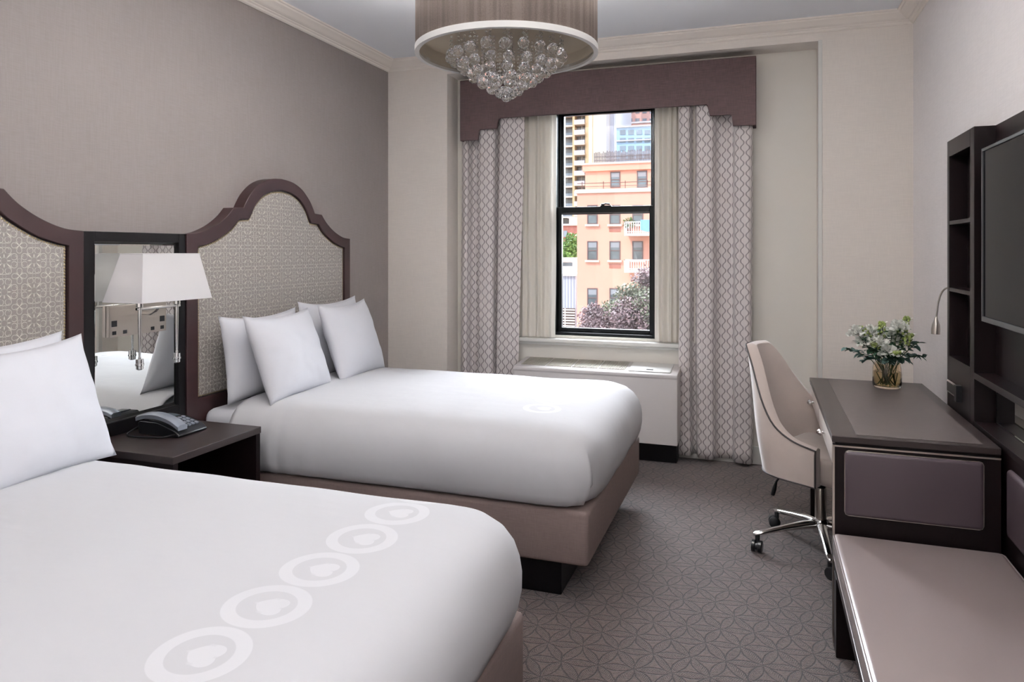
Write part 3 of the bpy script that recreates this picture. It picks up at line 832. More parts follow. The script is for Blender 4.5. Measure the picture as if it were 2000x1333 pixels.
part('socket_face', M['plastic'], ou, (tx0 - .018, tx0 - .0155, 3.452, 3.578, .820, .858))
part('adapter', M['plastic'], ou, (tx0 - .022, tx0, 3.405, 3.438, .80, .868))
bx_ = .862
part('back_panel', W_, mc, (bx_, XR - .001, .9, ty0, 0, tz), bevel=.001)
part('media_shelf', W_, mc, (tx0, bx_, .9, ty0, .928, .953), bevel=.001)
ct = part('counter', W_, mc, (tx0, bx_, .9, ty0, .738, .762), bevel=.001)
part('mirror_back', M['mirror'], mc, (bx_ - .004, bx_, .95, ty0 - .03, .766, .925))
part('metal_strip', M['chrome'], mc, (bx_ - .007, bx_ - .004, .95, ty0 - .03, .762, .768))
part('lower_panel', W_, mc, (tx0 + .002, bx_, .9, ty0, 0, .738))
for y0, y1 in ((1.95, 2.80), (1.02, 1.90)):
    b = MB(); b.box(tx0 - .014, tx0 + .01, y0, y1, .47, .700, bev=.014, seg=4); obj('seat_back_pad', b, M['vinyl_dark'], mc, smooth=True)

tv = thing('television', 'large flat black television mounted on the media wall unit', 'television', (.83, 2.5, 1.15))
ya, yb2, za, zb = 1.95, 3.085, 1.168, 1.809
b = MB(); b.box(.790, .815, ya, yb2, za, zb, bev=.003); bd = obj('housing', b, M['bezel'], tv)
b = MB()
for q in ((.778, .790, ya, ya + .010, za, zb), (.778, .790, yb2 - .010, yb2, za, zb), (.778, .790, ya + .01, yb2 - .01, za, za + .018), (.778, .790, ya + .01, yb2 - .01, zb - .010, zb)): b.box(*q)
obj('bezel', b, M['bezel'], tv)
part('screen', M['screen'], tv, (.783, .790, ya + .010, yb2 - .010, za + .018, zb - .010))
part('wall_bracket', M['black'], tv, (.815, bx_, 2.3, 2.7, 1.35, 1.65))
part('status_light', M['chrome'], tv, (.779, .783, 2.52, 2.56, za - .006, za))

rl = thing('reading_lamp', 'brushed steel gooseneck reading lamp on the side of the shelf tower', 'lamp', (.82, 3.66, 1.262))
b = MB(); b.tube(crom([(.812, ty1 + .002, 1.262), (.806, 3.70, 1.262), (.797, 3.73, 1.255), (.787, 3.755, 1.232), (.779, 3.772, 1.19), (.775, 3.78, 1.14), (.773, 3.782, 1.115)], 6), .0042, 8); obj('gooseneck', b, M['nickel'], rl, smooth=True)
b = MB(); b.tube([(.773, 3.782, 1.122), (.7725, 3.782, 1.108), (.7715, 3.782, 1.085), (.7705, 3.782, 1.066), (.770, 3.782, 1.042)], [.005, .009, .0165, .019, .0185], 16); obj('lamp_head', b, M['nickel'], rl, smooth=True)
b = MB(); b.tube([(.812, ty1, 1.262), (.812, ty1 + .006, 1.262)], .015, 14); obj('mount_rose', b, M['nickel'], rl, smooth=True)

# =================================================================== BENCH
bn = thing('bench', 'taupe vinyl upholstered bench in front of the media unit', 'bench', (.51, 2.0, 0))
b = MB(); n1, n2 = 40, 70
cx0, cx1, cy0, cy1, cz0, cz1 = .247, .778, .95, 2.822, .322, .413
def cush(u, v): pass
b.box(cx0, cx1, cy0, cy1, cz0, cz1 - .002, bev=.020, seg=5)
cu = obj('cushion', b, M['vinyl'], bn, smooth=True)
for zz in (cz1 - .010, cz0 + .008):
    b = MB(); r = .018; o_ = .0015
    if zz > .37: P = [(cx0 + .003, cy0 + r), (cx0 + .003, cy1 - r), (cx0 + .008, cy1 - .008), (cx0 + r, cy1 - .003), (cx1 - r, cy1 - .003), (cx1 - .008, cy1 - .008), (cx1 - .003, cy1 - r), (cx1 - .003, cy0 + r)]
    else: P = [(cx0 + .003, cy0 + r), (cx0 + .003, cy1 - r), (cx0 + .008, cy1 - .008), (cx0 + r, cy1 - .003), (cx1 - r, cy1 - .003), (cx1 - .008, cy1 - .008), (cx1 - .003, cy1 - r), (cx1 - .003, cy0 + r)]
    b.tube([(x, y, zz) for x, y in P], .0032, 6); obj('piping', b, M['vinyl'], cu, smooth=True)
part('frame', W_, bn, (cx0 + .006, cx1 - .005, cy0 + .01, cy1 - .003, .275, .321))
for y in (cy1 - .085, 1.0):
    for x in (cx0 + .004, cx1 - .09):
        part('leg', W_, bn, (x, x + .085, y, y + .08, 0, .275), bevel=.002)

# =================================================================== VASE AND FLOWERS
vx, vy, vz = .589, 3.925, .7574
vs = thing('glass_vase', 'low smoky glass vase of water on the desk', 'vase', (vx, vy, vz))
b = MB(); b.lathe([(.058, 0), (.063, .006), (.065, .02), (.0655, .06), (.064, .095), (.060, .118), (.058, .118), (.0605, .095), (.062, .06), (.061, .02), (.055, .010), (.001, .009)], (vx, vy, vz), 36, cap=True)
gl = obj('glass_body', b, M['vase'], vs, smooth=True)
b = MB(); b.lathe([(.0545, .0115), (.0600, .021), (.0608, .06), (.0602, .078)], (vx, vy, vz), 30); obj('water', b, M['water'], vs, smooth=True)
rg = random.Random(11)
def leafquad(b, c, d, up, L, W, bend=.15):
    d = Vector(d).normalized(); s = d.cross(Vector(up)); s = s.normalized() if s.length > 1e-4 else d.orthogonal().normalized(); nrm = s.cross(d)
    c = Vector(c)
    rows = [(0, .12), (.22, .75), (.5, 1), (.78, .7), (1, .06)]
    V = []
    for t, w in rows:
        p = c + d * (L * t) + nrm * (-bend * L * t * t)
        V.append((b.bm.verts.new(p - s * W * w / 2 + nrm * W * .12 * w), b.bm.verts.new(p), b.bm.verts.new(p + s * W * w / 2 + nrm * W * .12 * w)))
    for i in range(len(V) - 1):
        for k in (0, 1): b.bm.faces.new((V[i][k], V[i][k + 1], V[i + 1][k + 1], V[i + 1][k]))
def flower(kind, tip, label, group, seed):
    r = random.Random(seed)
    base = Vector((vx + r.uniform(-.03, .03), vy + r.uniform(-.03, .03), vz + .014)); tip = Vector(tip)
    mid = Vector((vx + (tip.x - vx) * .35, vy + (tip.y - vy) * .35, vz + .125))
    t = thing({'white': 'white_flower', 'bud': 'bud_stem', 'euca': 'eucalyptus_sprig'}[kind], label, 'flower' if kind == 'white' else 'foliage', tuple(base), 0, group)
    path = crom([tuple(base), tuple(mid), tuple(mid.lerp(tip, .6) + Vector((0, 0, .01))), tuple(tip)], 6)
    b = MB(); b.tube(path, .0022, 5); obj('stem', b, M['stem'], t, smooth=True)
    def at(f):
        f = f * (len(path) - 1); i = min(int(f), len(path) - 2); return Vector(path[i]).lerp(Vector(path[i + 1]), f - i)
    ax = (Vector(path[-1]) - Vector(path[-5])).normalized()
    if kind == 'white':
        b = MB()
        for i in range(90):
            th, z = r.uniform(0, 2 * PI), r.uniform(-.35, 1)
            q = math.sqrt(max(0, 1 - z * z)); d = Vector((q * math.cos(th), q * math.sin(th), z))
            R0 = r.uniform(.008, .034)
            leafquad(b, tip + d * R0, (d + Vector((r.uniform(-.5, .5), r.uniform(-.5, .5), r.uniform(-.3, .3)))), (r.uniform(-1, 1), r.uniform(-1, 1), r.uniform(-.2, 1)), r.uniform(.015, .024), .020, r.uniform(-.4, .4))
        obj('blossom', b, M['petal'], t, recalc=False)
    elif kind == 'bud':
        b = MB()
        for i in range(26):
            f = .62 + .38 * i / 25; c = at(f); th = i * 2.4; off = (.020 * (1 - (f - .62) / .55) + .004)
            side = Vector((math.cos(th), math.sin(th), .45)).normalized()
            b.ball(c + side * off, r.uniform(.0055, .0085), 1, (1, 1, 1.2))
        obj('buds', b, M['leaf2'], t)
        b = MB()
        for i in range(12):
            c = at(.62 + .36 * r.random()); th = r.uniform(0, 6.28); d = Vector((math.cos(th), math.sin(th), .5))
            leafquad(b, c + d * .016, d, (r.uniform(-1, 1), r.uniform(-1, 1), 1), .015, .013)
        obj('small_petals', b, M['petal'], t, recalc=False)
    b = MB()
    nn, L, Wd, mm = {'white': (9, .045, .028, M['leaf']), 'bud': (10, .045, .024, M['leaf']), 'euca': (16, .040, .034, M['euca'])}[kind]
    for i in range(nn):
        f = .46 + (.54 if kind == 'euca' else .36) * (i + r.random() * .5) / nn; c = at(min(f, 1)); th = i * PI + r.uniform(-.9, .9)
        d = Vector((math.cos(th), math.sin(th), r.uniform(-.5, .5)))
        leafquad(b, c, d, (r.uniform(-.4, .4), r.uniform(-.4, .4), 1), L * r.uniform(.6, 1.0), Wd * r.uniform(.9, 1.25), r.uniform(.0, .5))
    obj('leaves', b, mm, t, recalc=False)
# offsets: across the view (dx), depth (dy), height
def off(u_, v_, dd=0.0):
    Y = vy + dd; return (WX(u_, Y), Y, WZ(u_, v_, Y))
for i, (u_, v_, dd, nm) in enumerate([(1688, 668, .0, 'white ruffled bloom at the left of the bouquet in the glass vase'), (1735, 690, -.05, 'white ruffled bloom low at the front of the bouquet'), (1742, 655, .02, 'white ruffled bloom at the middle top of the bouquet'), (1760, 668, .03, 'white ruffled bloom right of centre in the bouquet'), (1703, 652, .05, 'white ruffled bloom at the upper left rear of the bouquet'), (1755, 640, -.02, 'white ruffled bloom highest in the bouquet'), (1674, 652, -.01, 'white ruffled bloom furthest left in the bouquet'), (1718, 674, -.05, 'white ruffled bloom left of centre at the front of the bouquet')]):
    flower('white', off(u_, v_, dd), nm, 'white blooms in the vase', 20 + i)
for i, (u_, v_, dd, nm) in enumerate([(1722, 632, .02, 'tall yellow-green bud spike at the centre of the bouquet'), (1772, 622, .0, 'tallest pale bud spike at the upper right of the bouquet'), (1682, 640, .0, 'pale bud spike leaning to the upper left of the bouquet'), (1754, 690, -.07, 'bud spike hanging at the front right of the bouquet'), (1780, 655, -.02, 'bud spike leaning right in the bouquet'), (1706, 672, -.06, 'short bud spike at the front left of the bouquet')]):
    flower('bud', off(u_, v_, dd), nm, 'bud spikes in the vase', 40 + i)
for i, (u_, v_, dd, nm) in enumerate([(1652, 682, .0, 'dark leafy sprig reaching furthest left from the vase'), (1690, 704, -.06, 'dark leafy sprig drooping front left over the vase rim'), (1795, 668, .0, 'grey-green leafy sprig at the right of the bouquet'), (1804, 696, .02, 'thin sprig with a hanging leaf reaching furthest right'), (1770, 704, -.05, 'leafy sprig drooping front right over the vase rim'), (1735, 708, -.08, 'grey-green sprig low at the front centre of the vase')]):
    flower('euca', off(u_, v_, dd), nm, 'leafy sprigs in the vase', 60 + i)

# =================================================================== DESK CHAIR
CRX, CRY, CRT = .272, 3.70, math.radians(-28)
chr_ = thing('desk_chair', 'beige velvet swivel chair with dark piping at the desk', 'chair', (CRX, CRY, 0), CRT)
CM = Matrix.Translation((CRX, CRY, 0)) @ Matrix.Rotation(CRT, 4, 'Z')
def cw(p): return CM @ Vector(p)
ZB = .44
HP = [(0, .958), (.15, .957), (.27, .950), (.37, .890), (.444, .795), (.527, .700), (.63, .622), (.78, .572), (1, .548)]
HC = crom(HP, 6)
def Hh(a):
    for p, q in zip(HC, HC[1:]):
        if a <= q[0] + 1e-9: return p[1] + (q[1] - p[1]) * (a - p[0]) / max(1e-9, q[0] - p[0])
    return HP[-1][1]
_ref = []
def _raw(k, Wd, D):
    if k <= 1:
        f_ = k * PI / 2
        return (-D * math.cos(f_) ** .72 if k < 1 else 0.0, Wd * math.sin(f_) ** .72)
    return ((k - 1) * .125, Wd)
_L = [0.0]
for i_ in range(400): _L.append(_L[-1] + math.dist(_raw(i_ / 400 * 2, .25, .20), _raw((i_ + 1) / 400 * 2, .25, .20)))
def amap(a):
    t_ = a * _L[-1]
    for i_ in range(400):
        if _L[i_ + 1] >= t_: return (i_ + (t_ - _L[i_]) / max(1e-9, _L[i_ + 1] - _L[i_])) / 400 * 2
    return 2.0
def plan(t, z, o):
    a = abs(t); sg = -1 if t < 0 else 1
    k = sstep(.50, .98, z)
    Wd = (.245 - .112 * k) + o; D = (.150 + .135 * max(0, (z - .40)) / .55) + o
    x, y = _raw(amap(a), Wd, D)
    return x - .02, sg * y
N, K = 60, 18
def zb_(a): return .385 + .02 * (1 - a)
def shell_pt(t, s, o):
    a = abs(t); z = zb_(a) + s * (Hh(a) - zb_(a)); x, y = plan(t, z, o)
    return (x, y, z)
b = MB()
T_ = [-1 + 2 * i / N for i in range(N + 1)]
ro = .048
rows = []
for t in T_:
    r0 = [cw(shell_pt(t, j / K, ro)) for j in range(K + 1)]
    tx, ty, tz_ = shell_pt(t, 1, ro * .5)
    r1 = [cw((tx, ty, tz_ + .010))]
    r2 = [cw(shell_pt(t, 1 - j / K, 0)) for j in range(K + 1)]
    rows.append(r0 + r1 + r2)
b.ringloft(rows, True, True, closed=True)
sh = obj('back_shell', b, M['velvet'], chr_, smooth=True, angle=50)
P = []
b0 = [cw(shell_pt(-1, j / 8, ro + .002) ) for j in range(8)]
top = [cw(tuple(c + d for c, d in zip(shell_pt(t, 1, ro + .001), (0, 0, .001)))) for t in T_]
b1 = [cw(shell_pt(1, 1 - j / 8, ro + .002)) for j in range(1, 9)]
b = MB(); b.tube(b0 + top + b1, .0042, 6); obj('piping', b, M['piping'], sh, smooth=True)
b = MB(); b.tube([cw(shell_pt(t, 0, ro + .001)) for t in T_], .0035, 6); obj('bottom_piping', b, M['piping'], sh, smooth=True)
b = MB(); vs_ = b.box(-.185, .26, -.238, .238, .378, .500, bev=.035, seg=4)
for v in vs_: v.co = cw(v.co)
obj('seat_cushion', b, M['velvet'], chr_, smooth=True)
b = MB()
R = [[cw((*plan(t, .43, ro - .004), .392)) for t in T_], [cw(((plan(t, .43, ro)[0]) * .8, plan(t, .43, ro)[1] * .8, .370)) for t in T_]]
b.ringloft(R, True, True); obj('seat_pan', b, M['velvet'], chr_, smooth=True)
b = MB()
for q in ((-.10, .12, -.07, .07, .335, .372),):
    vs_ = b.box(*q, bev=.006)
    for v in vs_: v.co = cw(v.co)
b.tube([cw((0, 0, .34)), cw((0, 0, .28))], .022, 14)
obj('tilt_mechanism', b, M['black'], chr_, smooth=True)
b = MB(); b.tube([cw((0, 0, .30)), cw((0, 0, .29)), cw((0, 0, .12))], [.022, .026, .026], 18); obj('gas_lift', b, M['nickel'], chr_, smooth=True)
b = MB(); b.tube(crom([tuple(cw(p)) for p in ((-.06, -.05, .36), (-.13, -.10, .35), (-.155, -.12, .325), (-.165, -.125, .30))], 4), .005, 6)
b.tube([cw((-.162, -.123, .315)), cw((-.168, -.128, .28)), cw((-.174, -.133, .25))], [.007, .011, .009], 8); obj('height_lever', b, M['plastic'], chr_, smooth=True)
b = MB(); b.lathe([(.034, .0), (.038, .01), (.038, .055), (.030, .065)], (CRX, CRY, .09), 20); hb = obj('hub', b, M['chrome'], chr_, smooth=True)
for k in range(5):
    th = math.radians(201 + 72 * k); d = Vector((math.cos(th), math.sin(th), 0)); s_ = Vector((-d.y, d.x, 0)); c0 = Vector((CRX, CRY, 0))
    rings = []
    for r_, zc, hw, hh in ((.025, .125, .024, .020), (.08, .122, .023, .018), (.18, .108, .020, .014), (.28, .090, .017, .011), (.315, .084, .015, .010), (.325, .080, .008, .006)):
        q = c0 + d * r_
        rings.append([q + s_ * (hw * math.cos(a_)) + Vector((0, 0, zc + hh * math.sin(a_))) for a_ in [2 * PI * i / 12 for i in range(12)]])
    b = MB(); b.ringloft(rings); lg = obj('base_leg', b, M['chrome'], chr_, smooth=True)
    b = MB(); cpos = c0 + d * .305 + s_ * .0
    w = Vector((math.cos(th + 1.0), math.sin(th + 1.0), 0)); ax = Vector((-w.y, w.x, 0))
    cc = cpos + w * .012 + Vector((0, 0, .028))
    for sg in (-1, 1):
        b.tube([cc + ax * (.006 * sg), cc + ax * (.008 * sg), cc + ax * (.022 * sg), cc + ax * (.025 * sg)], [.024, .028, .028, .022], 20)
    b.tube([cpos + Vector((0, 0, .04)), cpos + Vector((0, 0, .082))], .011, 10)
    b.tube([cc + ax * -.02 + Vector((0, 0, .0)), cc + ax * .02], .019, 12)
    obj('castor', b, M['plastic'], lg, smooth=True)

# =================================================================== OUTSIDE
E = {}
E['orange'] = plain('salmon_stucco', srgb(226, 168, 146), .9, var=.04, vscale=.4)
E['cope'] = plain('pale_coping', srgb(226, 206, 190), .8)
E['vent'] = plain('vent_grille', srgb(176, 116, 100), .8)
E['wf'] = plain('dark_window_frame', srgb(110, 92, 90), .6)
E['glass'] = plain('window_pane_grey', srgb(92, 104, 112), .15, spec=.8, var=.25, vscale=1.2)
E['blind'] = plain('window_blind', srgb(150, 152, 156), .7)
E['white'] = plain('white_painted_metal', srgb(235, 232, 228), .6)
E['fence'] = plain('weathered_fence', srgb(118, 108, 108), .9, var=.3, vscale=4, stretch=(8, 1, .1))
E['rail'] = plain('iron_rail', srgb(120, 84, 74), .6)
E['tan'] = plain('tan_brick', srgb(206, 178, 140), .9, var=.06, vscale=.3)
E['creamt'] = plain('cream_stone', srgb(236, 218, 190), .9)
E['whitet'] = plain('white_stone', srgb(232, 224, 222), .9)
E['greyt'] = plain('grey_stone', srgb(196, 190, 196), .9)
E['tglass'] = plain('tower_glass', srgb(130, 130, 134), .2, var=.3, vscale=.25)
E['blueg'] = plain('blue_glass_wall', srgb(150, 180, 205), .35, var=.1, vscale=.1)
E['bluew'] = plain('blue_glass_dark', srgb(112, 124, 136), .2, var=.3, vscale=.2)
E['pink'] = plain('pink_brick', srgb(214, 170, 158), .9)
E['brick'] = plain('red_brick', srgb(150, 102, 92), .9, var=.15, vscale=3)
def m_corr(name, c1, c2, per, axis):
    m, nt, p = mat_new(name); vec, x, y, z = coords(nt); q = (x, y, z)[axis]
    f = ss(fr(q / per), .55, .75)
    nt.links.new(mixc(nt, f, c1, c2), p.inputs['Base Color']); p.inputs['Roughness'].default_value = .6; return m
E['corr'] = m_corr('corrugated_metal', srgb(168, 180, 196), srgb(134, 146, 164), .22, 0)
E['plum'] = plain('plum_leaf', srgb(132, 110, 110), .6, var=.45, vscale=2.2)
E['olive'] = plain('olive_leaf', srgb(112, 116, 92), .6, var=.45, vscale=2.2)
E['green'] = plain('fresh_leaf', srgb(98, 132, 66), .6, var=.3, vscale=2)
E['bark'] = plain('bark', srgb(84, 72, 66), .9)
E['street'] = plain('asphalt', srgb(120, 118, 116), .9, var=.1, vscale=.4)
E['blue'] = plain('blue_cloth', srgb(130, 176, 222), .8)

FY = 45.0
b = MB(); b.box(-60, 120, 8, 260, -14.2, -14); g = obj('ground', b, E['street'], None); g['kind'] = 'structure'
ob = thing('apartment_building', 'salmon stucco apartment block with white balconies seen through the window', 'building', (0, FY, -14))
xl = WX(1127, FY); xr = WX(1277, FY) + 9.0
ztop = WZ(1127, 371, FY)
b = MB(); b.box(xl, xr, FY, FY + 12, -14, ztop - .25); obj('wall', b, E['orange'], ob)
b = MB(); b.box(xl - .12, xr, FY - .12, FY + 2.4, ztop - .25, ztop, bev=.02); obj('parapet_coping', b, E['cope'], ob)
UY = FY + 3.0
ul = WX(1143, UY); uz1 = WZ(1143, 320, UY)
b = MB(); b.box(ul, xr, UY, FY + 12, ztop - .25, uz1 - .55); obj('upper_storey', b, E['orange'], ob)
b = MB(); b.box(ul - .15, xr, UY - .2, FY + 12.2, uz1 - .55, uz1 - .12); obj('cornice', b, E['orange'], ob)
b = MB(); b.box(ul - .25, xr, UY - .3, FY + 12.3, uz1 - .12, uz1); obj('roof_edge', b, E['cope'], ob)
def bwin(u0, u1, v0, v1, Y, sill=True):
    x0, x1, z0, z1 = WX(u0, Y), WX(u1, Y), WZ(u0, v1, Y), WZ(u0, v0, Y)
    b = MB()
    t = .07
    for q in ((x0, x0 + t, z0, z1), (x1 - t, x1, z0, z1), (x0 + t, x1 - t, z0, z0 + t), (x0 + t, x1 - t, z1 - t, z1), (x0 + t, x1 - t, (z0 + z1) / 2 - .03, (z0 + z1) / 2 + .03)):
        b.box(q[0], q[1], Y - .05, Y + .02, q[2], q[3])
    w = obj('window', b, E['wf'], ob)
    b = MB(); b.box(x0 + t * .5, x1 - t * .5, Y - .015, Y + .01, z0 + t * .5, z1 - t * .5); obj('pane', b, E['glass'], w)
    b = MB(); b.box(x0 + t, x1 - t, Y - .025, Y - .016, z1 - t - (z1 - z0) * .28, z1 - t); obj('blind', b, E['blind'], w)
    if sill:
        b = MB(); b.box(x0 - .12, x1 + .12, Y - .16, Y, z0 - .13, z0); obj('sill', b, E['cope'], w)
for u0, u1 in ((1147, 1167), (1190.5, 1211.5), (1235, 1256)):
    for k, (v0, v1) in enumerate(((401, 438.5), (471.3, 508.4), (563, 601))): bwin(u0, u1, v0, v1, FY)
bwin(1192, 1211.5, 336, 367, UY, False); bwin(1244, 1264, 334, 367, UY, False)
for v0, v1 in ((444.6, 453), (515.5, 524)):
    x0, x1 = WX(1190, FY), WX(1212, FY)
    b = MB(); b.box(x0, x1, FY - .03, FY + .02, WZ(1190, v1, FY), WZ(1190, v0, FY)); obj('air_vent', b, E['vent'], ob)
BYF = FY - 1.5
for v0, v1 in ((433, 461), (507, 533)):
    x0 = WX(1219, BYF); x1 = x0 + 4.2; z0, z1 = WZ(1219, v1, BYF), WZ(1219, v0, BYF)
    b = MB(); b.box(x0, x1, BYF, FY, z0, z0 + .16); bl_ = obj('balcony', b, E['cope'], ob)
    b = MB()
    b.box(x0, x1, BYF, BYF + .05, z1 - .06, z1); b.box(x0, x0 + .05, BYF, FY, z1 - .06, z1); b.box(x0, x1, BYF, BYF + .04, z0 + .22, z0 + .27)
    n = 30
    for i in range(n + 1):
        x = x0 + (x1 - x0 - .04) * i / n; b.box(x, x + .045, BYF + .005, BYF + .04, z0 + .16, z1 - .05)
    for i in range(1, 10):
        y = BYF + 1.5 * i / 10; b.box(x0 + .005, x0 + .04, y, y + .045, z0 + .16, z1 - .05)
    obj('railing', b, E['white'], bl_)
b = MB(); zt = ztop + .42
b.box(xl, xr, FY + .05, FY + .09, zt - .04, zt); b.box(xl, xr, FY + .05, FY + .09, ztop + .17, ztop + .20)
for i in range(12):
    x = xl + 1.4 * i + .3; b.box(x, x + .04, FY + .05, FY + .09, ztop, zt + .08)
obj('terrace_railing', b, E['rail'], ob)
b = MB(); fx0 = WX(1160, UY + .4); z0 = uz1; zf = WZ(1160, 298, UY + .4)
n = int((xr - fx0) / .09)
r_ = random.Random(3)
for i in range(n):
    x = fx0 + i * .09; b.box(x, x + .062, UY + .4, UY + .43, z0, zf + r_.uniform(-.08, .08))
b.box(fx0, xr, UY + .36, UY + .4, zf - .35, zf - .30); b.box(fx0, xr, UY + .36, UY + .4, z0 + .2, z0 + .25)
obj('roof_screen', b, E['fence'], ob)
# things on the upper balcony
bz = WZ(1219, 461, BYF) + .17
b = MB(); x0, x1 = WX(1251, BYF), WX(1251, BYF) + 1.5
def tw_(u, v): return (x0 + (x1 - x0) * u, BYF - .03 + .01 * math.sin(u * 14), bz + .80 - v * (.62 + .1 * math.sin(u * 5)))
b.grid(20, 6, tw_); t_ = obj('towel', b, E['blue'], loc=(x0, BYF, bz), solid=.02); setp(t_, 'blue cloth hung over the upper white balcony railing outside', 'towel')
pl = thing('potted_plant', 'green potted plant behind the upper balcony railing outside', 'plant', (WX(1229, BYF + .5), BYF + .5, bz))
q_ = pl.location
b = MB(); b.lathe([(.12, 0), (.17, .3), (.15, .3)], q_, 12); obj('pot', b, E['vent'], pl)
b = MB()
for i in range(160):
    d = Vector((rg.gauss(0, 1), rg.gauss(0, 1), rg.gauss(0, 1))).normalized()
    leafquad(b, q_ + Vector((0, 0, .62)) + d * rg.uniform(.1, .32), d, (rg.random(), rg.random(), 1), .14, .08)
obj('leaves', b, E['green'], pl, recalc=False)

# towers far behind
def tower(name, label, u0, u1, Y, mat, vt, depth=25, base=-14):
    t = thing(name, label, 'building', (WX((u0 + u1) / 2, Y), Y, base))
    b = MB(); b.box(WX(u0, Y), WX(u1, Y), Y, Y + depth, base, WZ(u0, vt, Y)); obj('wall', b, mat, t); return t
TY = 200.0
tt = thing('residential_tower', 'tan high-rise with stacked balconies seen at left of the window', 'building', (WX(1125, TY), TY, -14))
pxm = TY / (SIN * 4120)
b = MB(); b.box(WX(1040, TY), WX(1149, TY), TY + 2.5, TY + 25, -14, WZ(1100, 60, TY)); obj('wall', b, E['tglass'], tt)
for u0, u1 in ((1040, 1049), (1084, 1092), (1118, 1122.5), (1143, 1149)):
    b = MB(); b.box(WX(u0, TY), WX(u1, TY), TY, TY + 25, -14, WZ(1100, 60, TY)); obj('pier', b, E['tan'], tt)
for k in range(22):
    v = 145 + 19.9 * k - .12 * k
    for j, (u0, u1) in enumerate(((1049, 1084), (1092, 1118), (1122.5, 1143))):
        z = WZ(1110, v + (j == 1) * 2.5, TY)
        b = MB(); b.box(WX(u0, TY), WX(u1, TY), TY - (.9 if j == 2 else .1), TY + 2.5, z - .22, z + .22)
        sl_ = obj('balcony' if j == 2 else 'floor_slab', b, E['cope'], tt)
        if j == 2:
            b = MB(); b.box(WX(u0, TY), WX(u1, TY), TY - .9, TY - .8, z + .22, z + 1.15); obj('railing', b, E['greyt'], sl_)
            b = MB(); xx = WX((u0 + u1) / 2, TY); b.box(xx - .1, xx + .1, TY + 2.2, TY + 2.5, z + .22, z + 2.7); obj('mullion', b, E['white'], sl_)
        else:
            b = MB(); b.box(WX(u0, TY), WX(u1, TY), TY + .8, TY + .9, z + .22, z + 1.1); obj('railing', b, E['bluew'], sl_)
t = tower('stone_tower', 'cream stone high-rise rising behind the salmon building', 1149.5, 1175, 185, E['creamt'], 40, 6)
b = MB(); b.box(WX(1157, 185), WX(1158, 185), 184.8, 185, -14, WZ(1157, 40, 185)); obj('joint', b, E['tan'], t)
t = tower('stone_tower', 'white stone high-rise strip to the right of the cream tower', 1175.5, 1203, 195, E['whitet'], 50)
b = MB(); b.box(WX(1175.5, 195), WX(1179, 195), 194.6, 195, -14, WZ(1175, 50, 195)); obj('pilaster', b, E['greyt'], t)
b = MB(); b.box(WX(1192, 195), WX(1199, 195), 194.6, 195, -14, WZ(1175, 50, 195)); obj('pilaster', b, E['greyt'], t)
t = tower('glass_office', 'pale blue glass office block above the roof screen', 1204, 1330, 150, E['blueg'], 249)
for r in range(4):
    for c in range(7):
        u = 1211 + c * 16; v = 254.5 + r * 15.5
        b = MB(); b.box(WX(u, 150), WX(u + 11, 150), 149.85, 150.02, WZ(u, v + 9, 150), WZ(u, v, 150)); obj('window', b, E['bluew'], t)
for v in (249, 276):
    b = MB(); b.box(WX(1204, 150), WX(1330, 150), 149.5, 150, WZ(1204, v + 1.4, 150), WZ(1204, v - .8, 150)); obj('ledge', b, E['greyt'], t)
t = tower('brick_tower', 'pinkish high-rise top behind the blue glass office', 1203.5, 1340, 230, E['pink'], 60)
b = MB(); b.box(WX(1211, 230), WX(1222, 230), 229, 230, -14, WZ(1211, 60, 230)); obj('glass_bay', b, E['bluew'], t)
for c in range(6):
    for r in range(9):
        u = 1227 + c * 14; v = 232 - r * 19
        b = MB(); b.box(WX(u, 230), WX(u + 8, 230), 229.8, 230, WZ(u, v + 9, 230), WZ(u, v, 230)); obj('window', b, E['tglass'], t)
for r in range(5):
    v = 243.5 - r * 38
    b = MB(); b.box(WX(1203.5, 230), WX(1340, 230), 229, 230, WZ(1211, v, 230), WZ(1211, v - 3, 230)); obj('balcony_band', b, E['whitet'], t)
# low things left of the salmon block
LY = 70.0
t = thing('brick_house', 'low red brick house behind the green tree, left of the salmon block', 'building', (WX(1100, LY), LY, -14))
b = MB(); b.box(WX(1030, LY), WX(1140, LY), LY, LY + 10, -14, WZ(1100, 441, LY)); obj('wall', b, E['brick'], t)
b = MB(); b.box(WX(1030, LY) - .2, WX(1140, LY), LY - .2, LY + 10, WZ(1100, 441, LY), WZ(1100, 438, LY)); obj('coping', b, E['cope'], t)
b = MB(); b.box(WX(1101, LY), WX(1108, LY), LY - .1, LY, WZ(1100, 463, LY), WZ(1100, 451, LY)); obj('window', b, E['bluew'], t)
b = MB(); b.box(WX(1102, LY), WX(1125, LY), LY + 2, LY + 6, WZ(1100, 438, LY), WZ(1100, 425, LY)); obj('roof_hut', b, E['white'], t)
b = MB(); b.box(WX(1100, LY), WX(1127, LY), LY + 1.7, LY + 6.3, WZ(1100, 425, LY), WZ(1100, 422.5, LY)); obj('hut_roof', b, E['greyt'], t)
LY2 = 58.0
t = thing('terrace_house', 'low white building with a terrace wall left of the salmon block', 'building', (WX(1100, LY2), LY2, -14))
b = MB(); b.box(WX(1030, LY2), WX(1123, LY2), LY2, LY2 + 3, -14, WZ(1100, 508, LY2)); obj('wall', b, E['white'], t)
b = MB(); b.box(WX(1030, LY2), WX(1124, LY2), LY2 - .5, LY2 + 3, WZ(1100, 508, LY2), WZ(1100, 504, LY2)); obj('coping', b, E['cope'], t)
b = MB(); b.box(WX(1100, LY2), WX(1118, LY2), LY2 - .1, LY2, WZ(1100, 520, LY2), WZ(1100, 513, LY2)); obj('window', b, E['glass'], t)
LY3 = 50.0
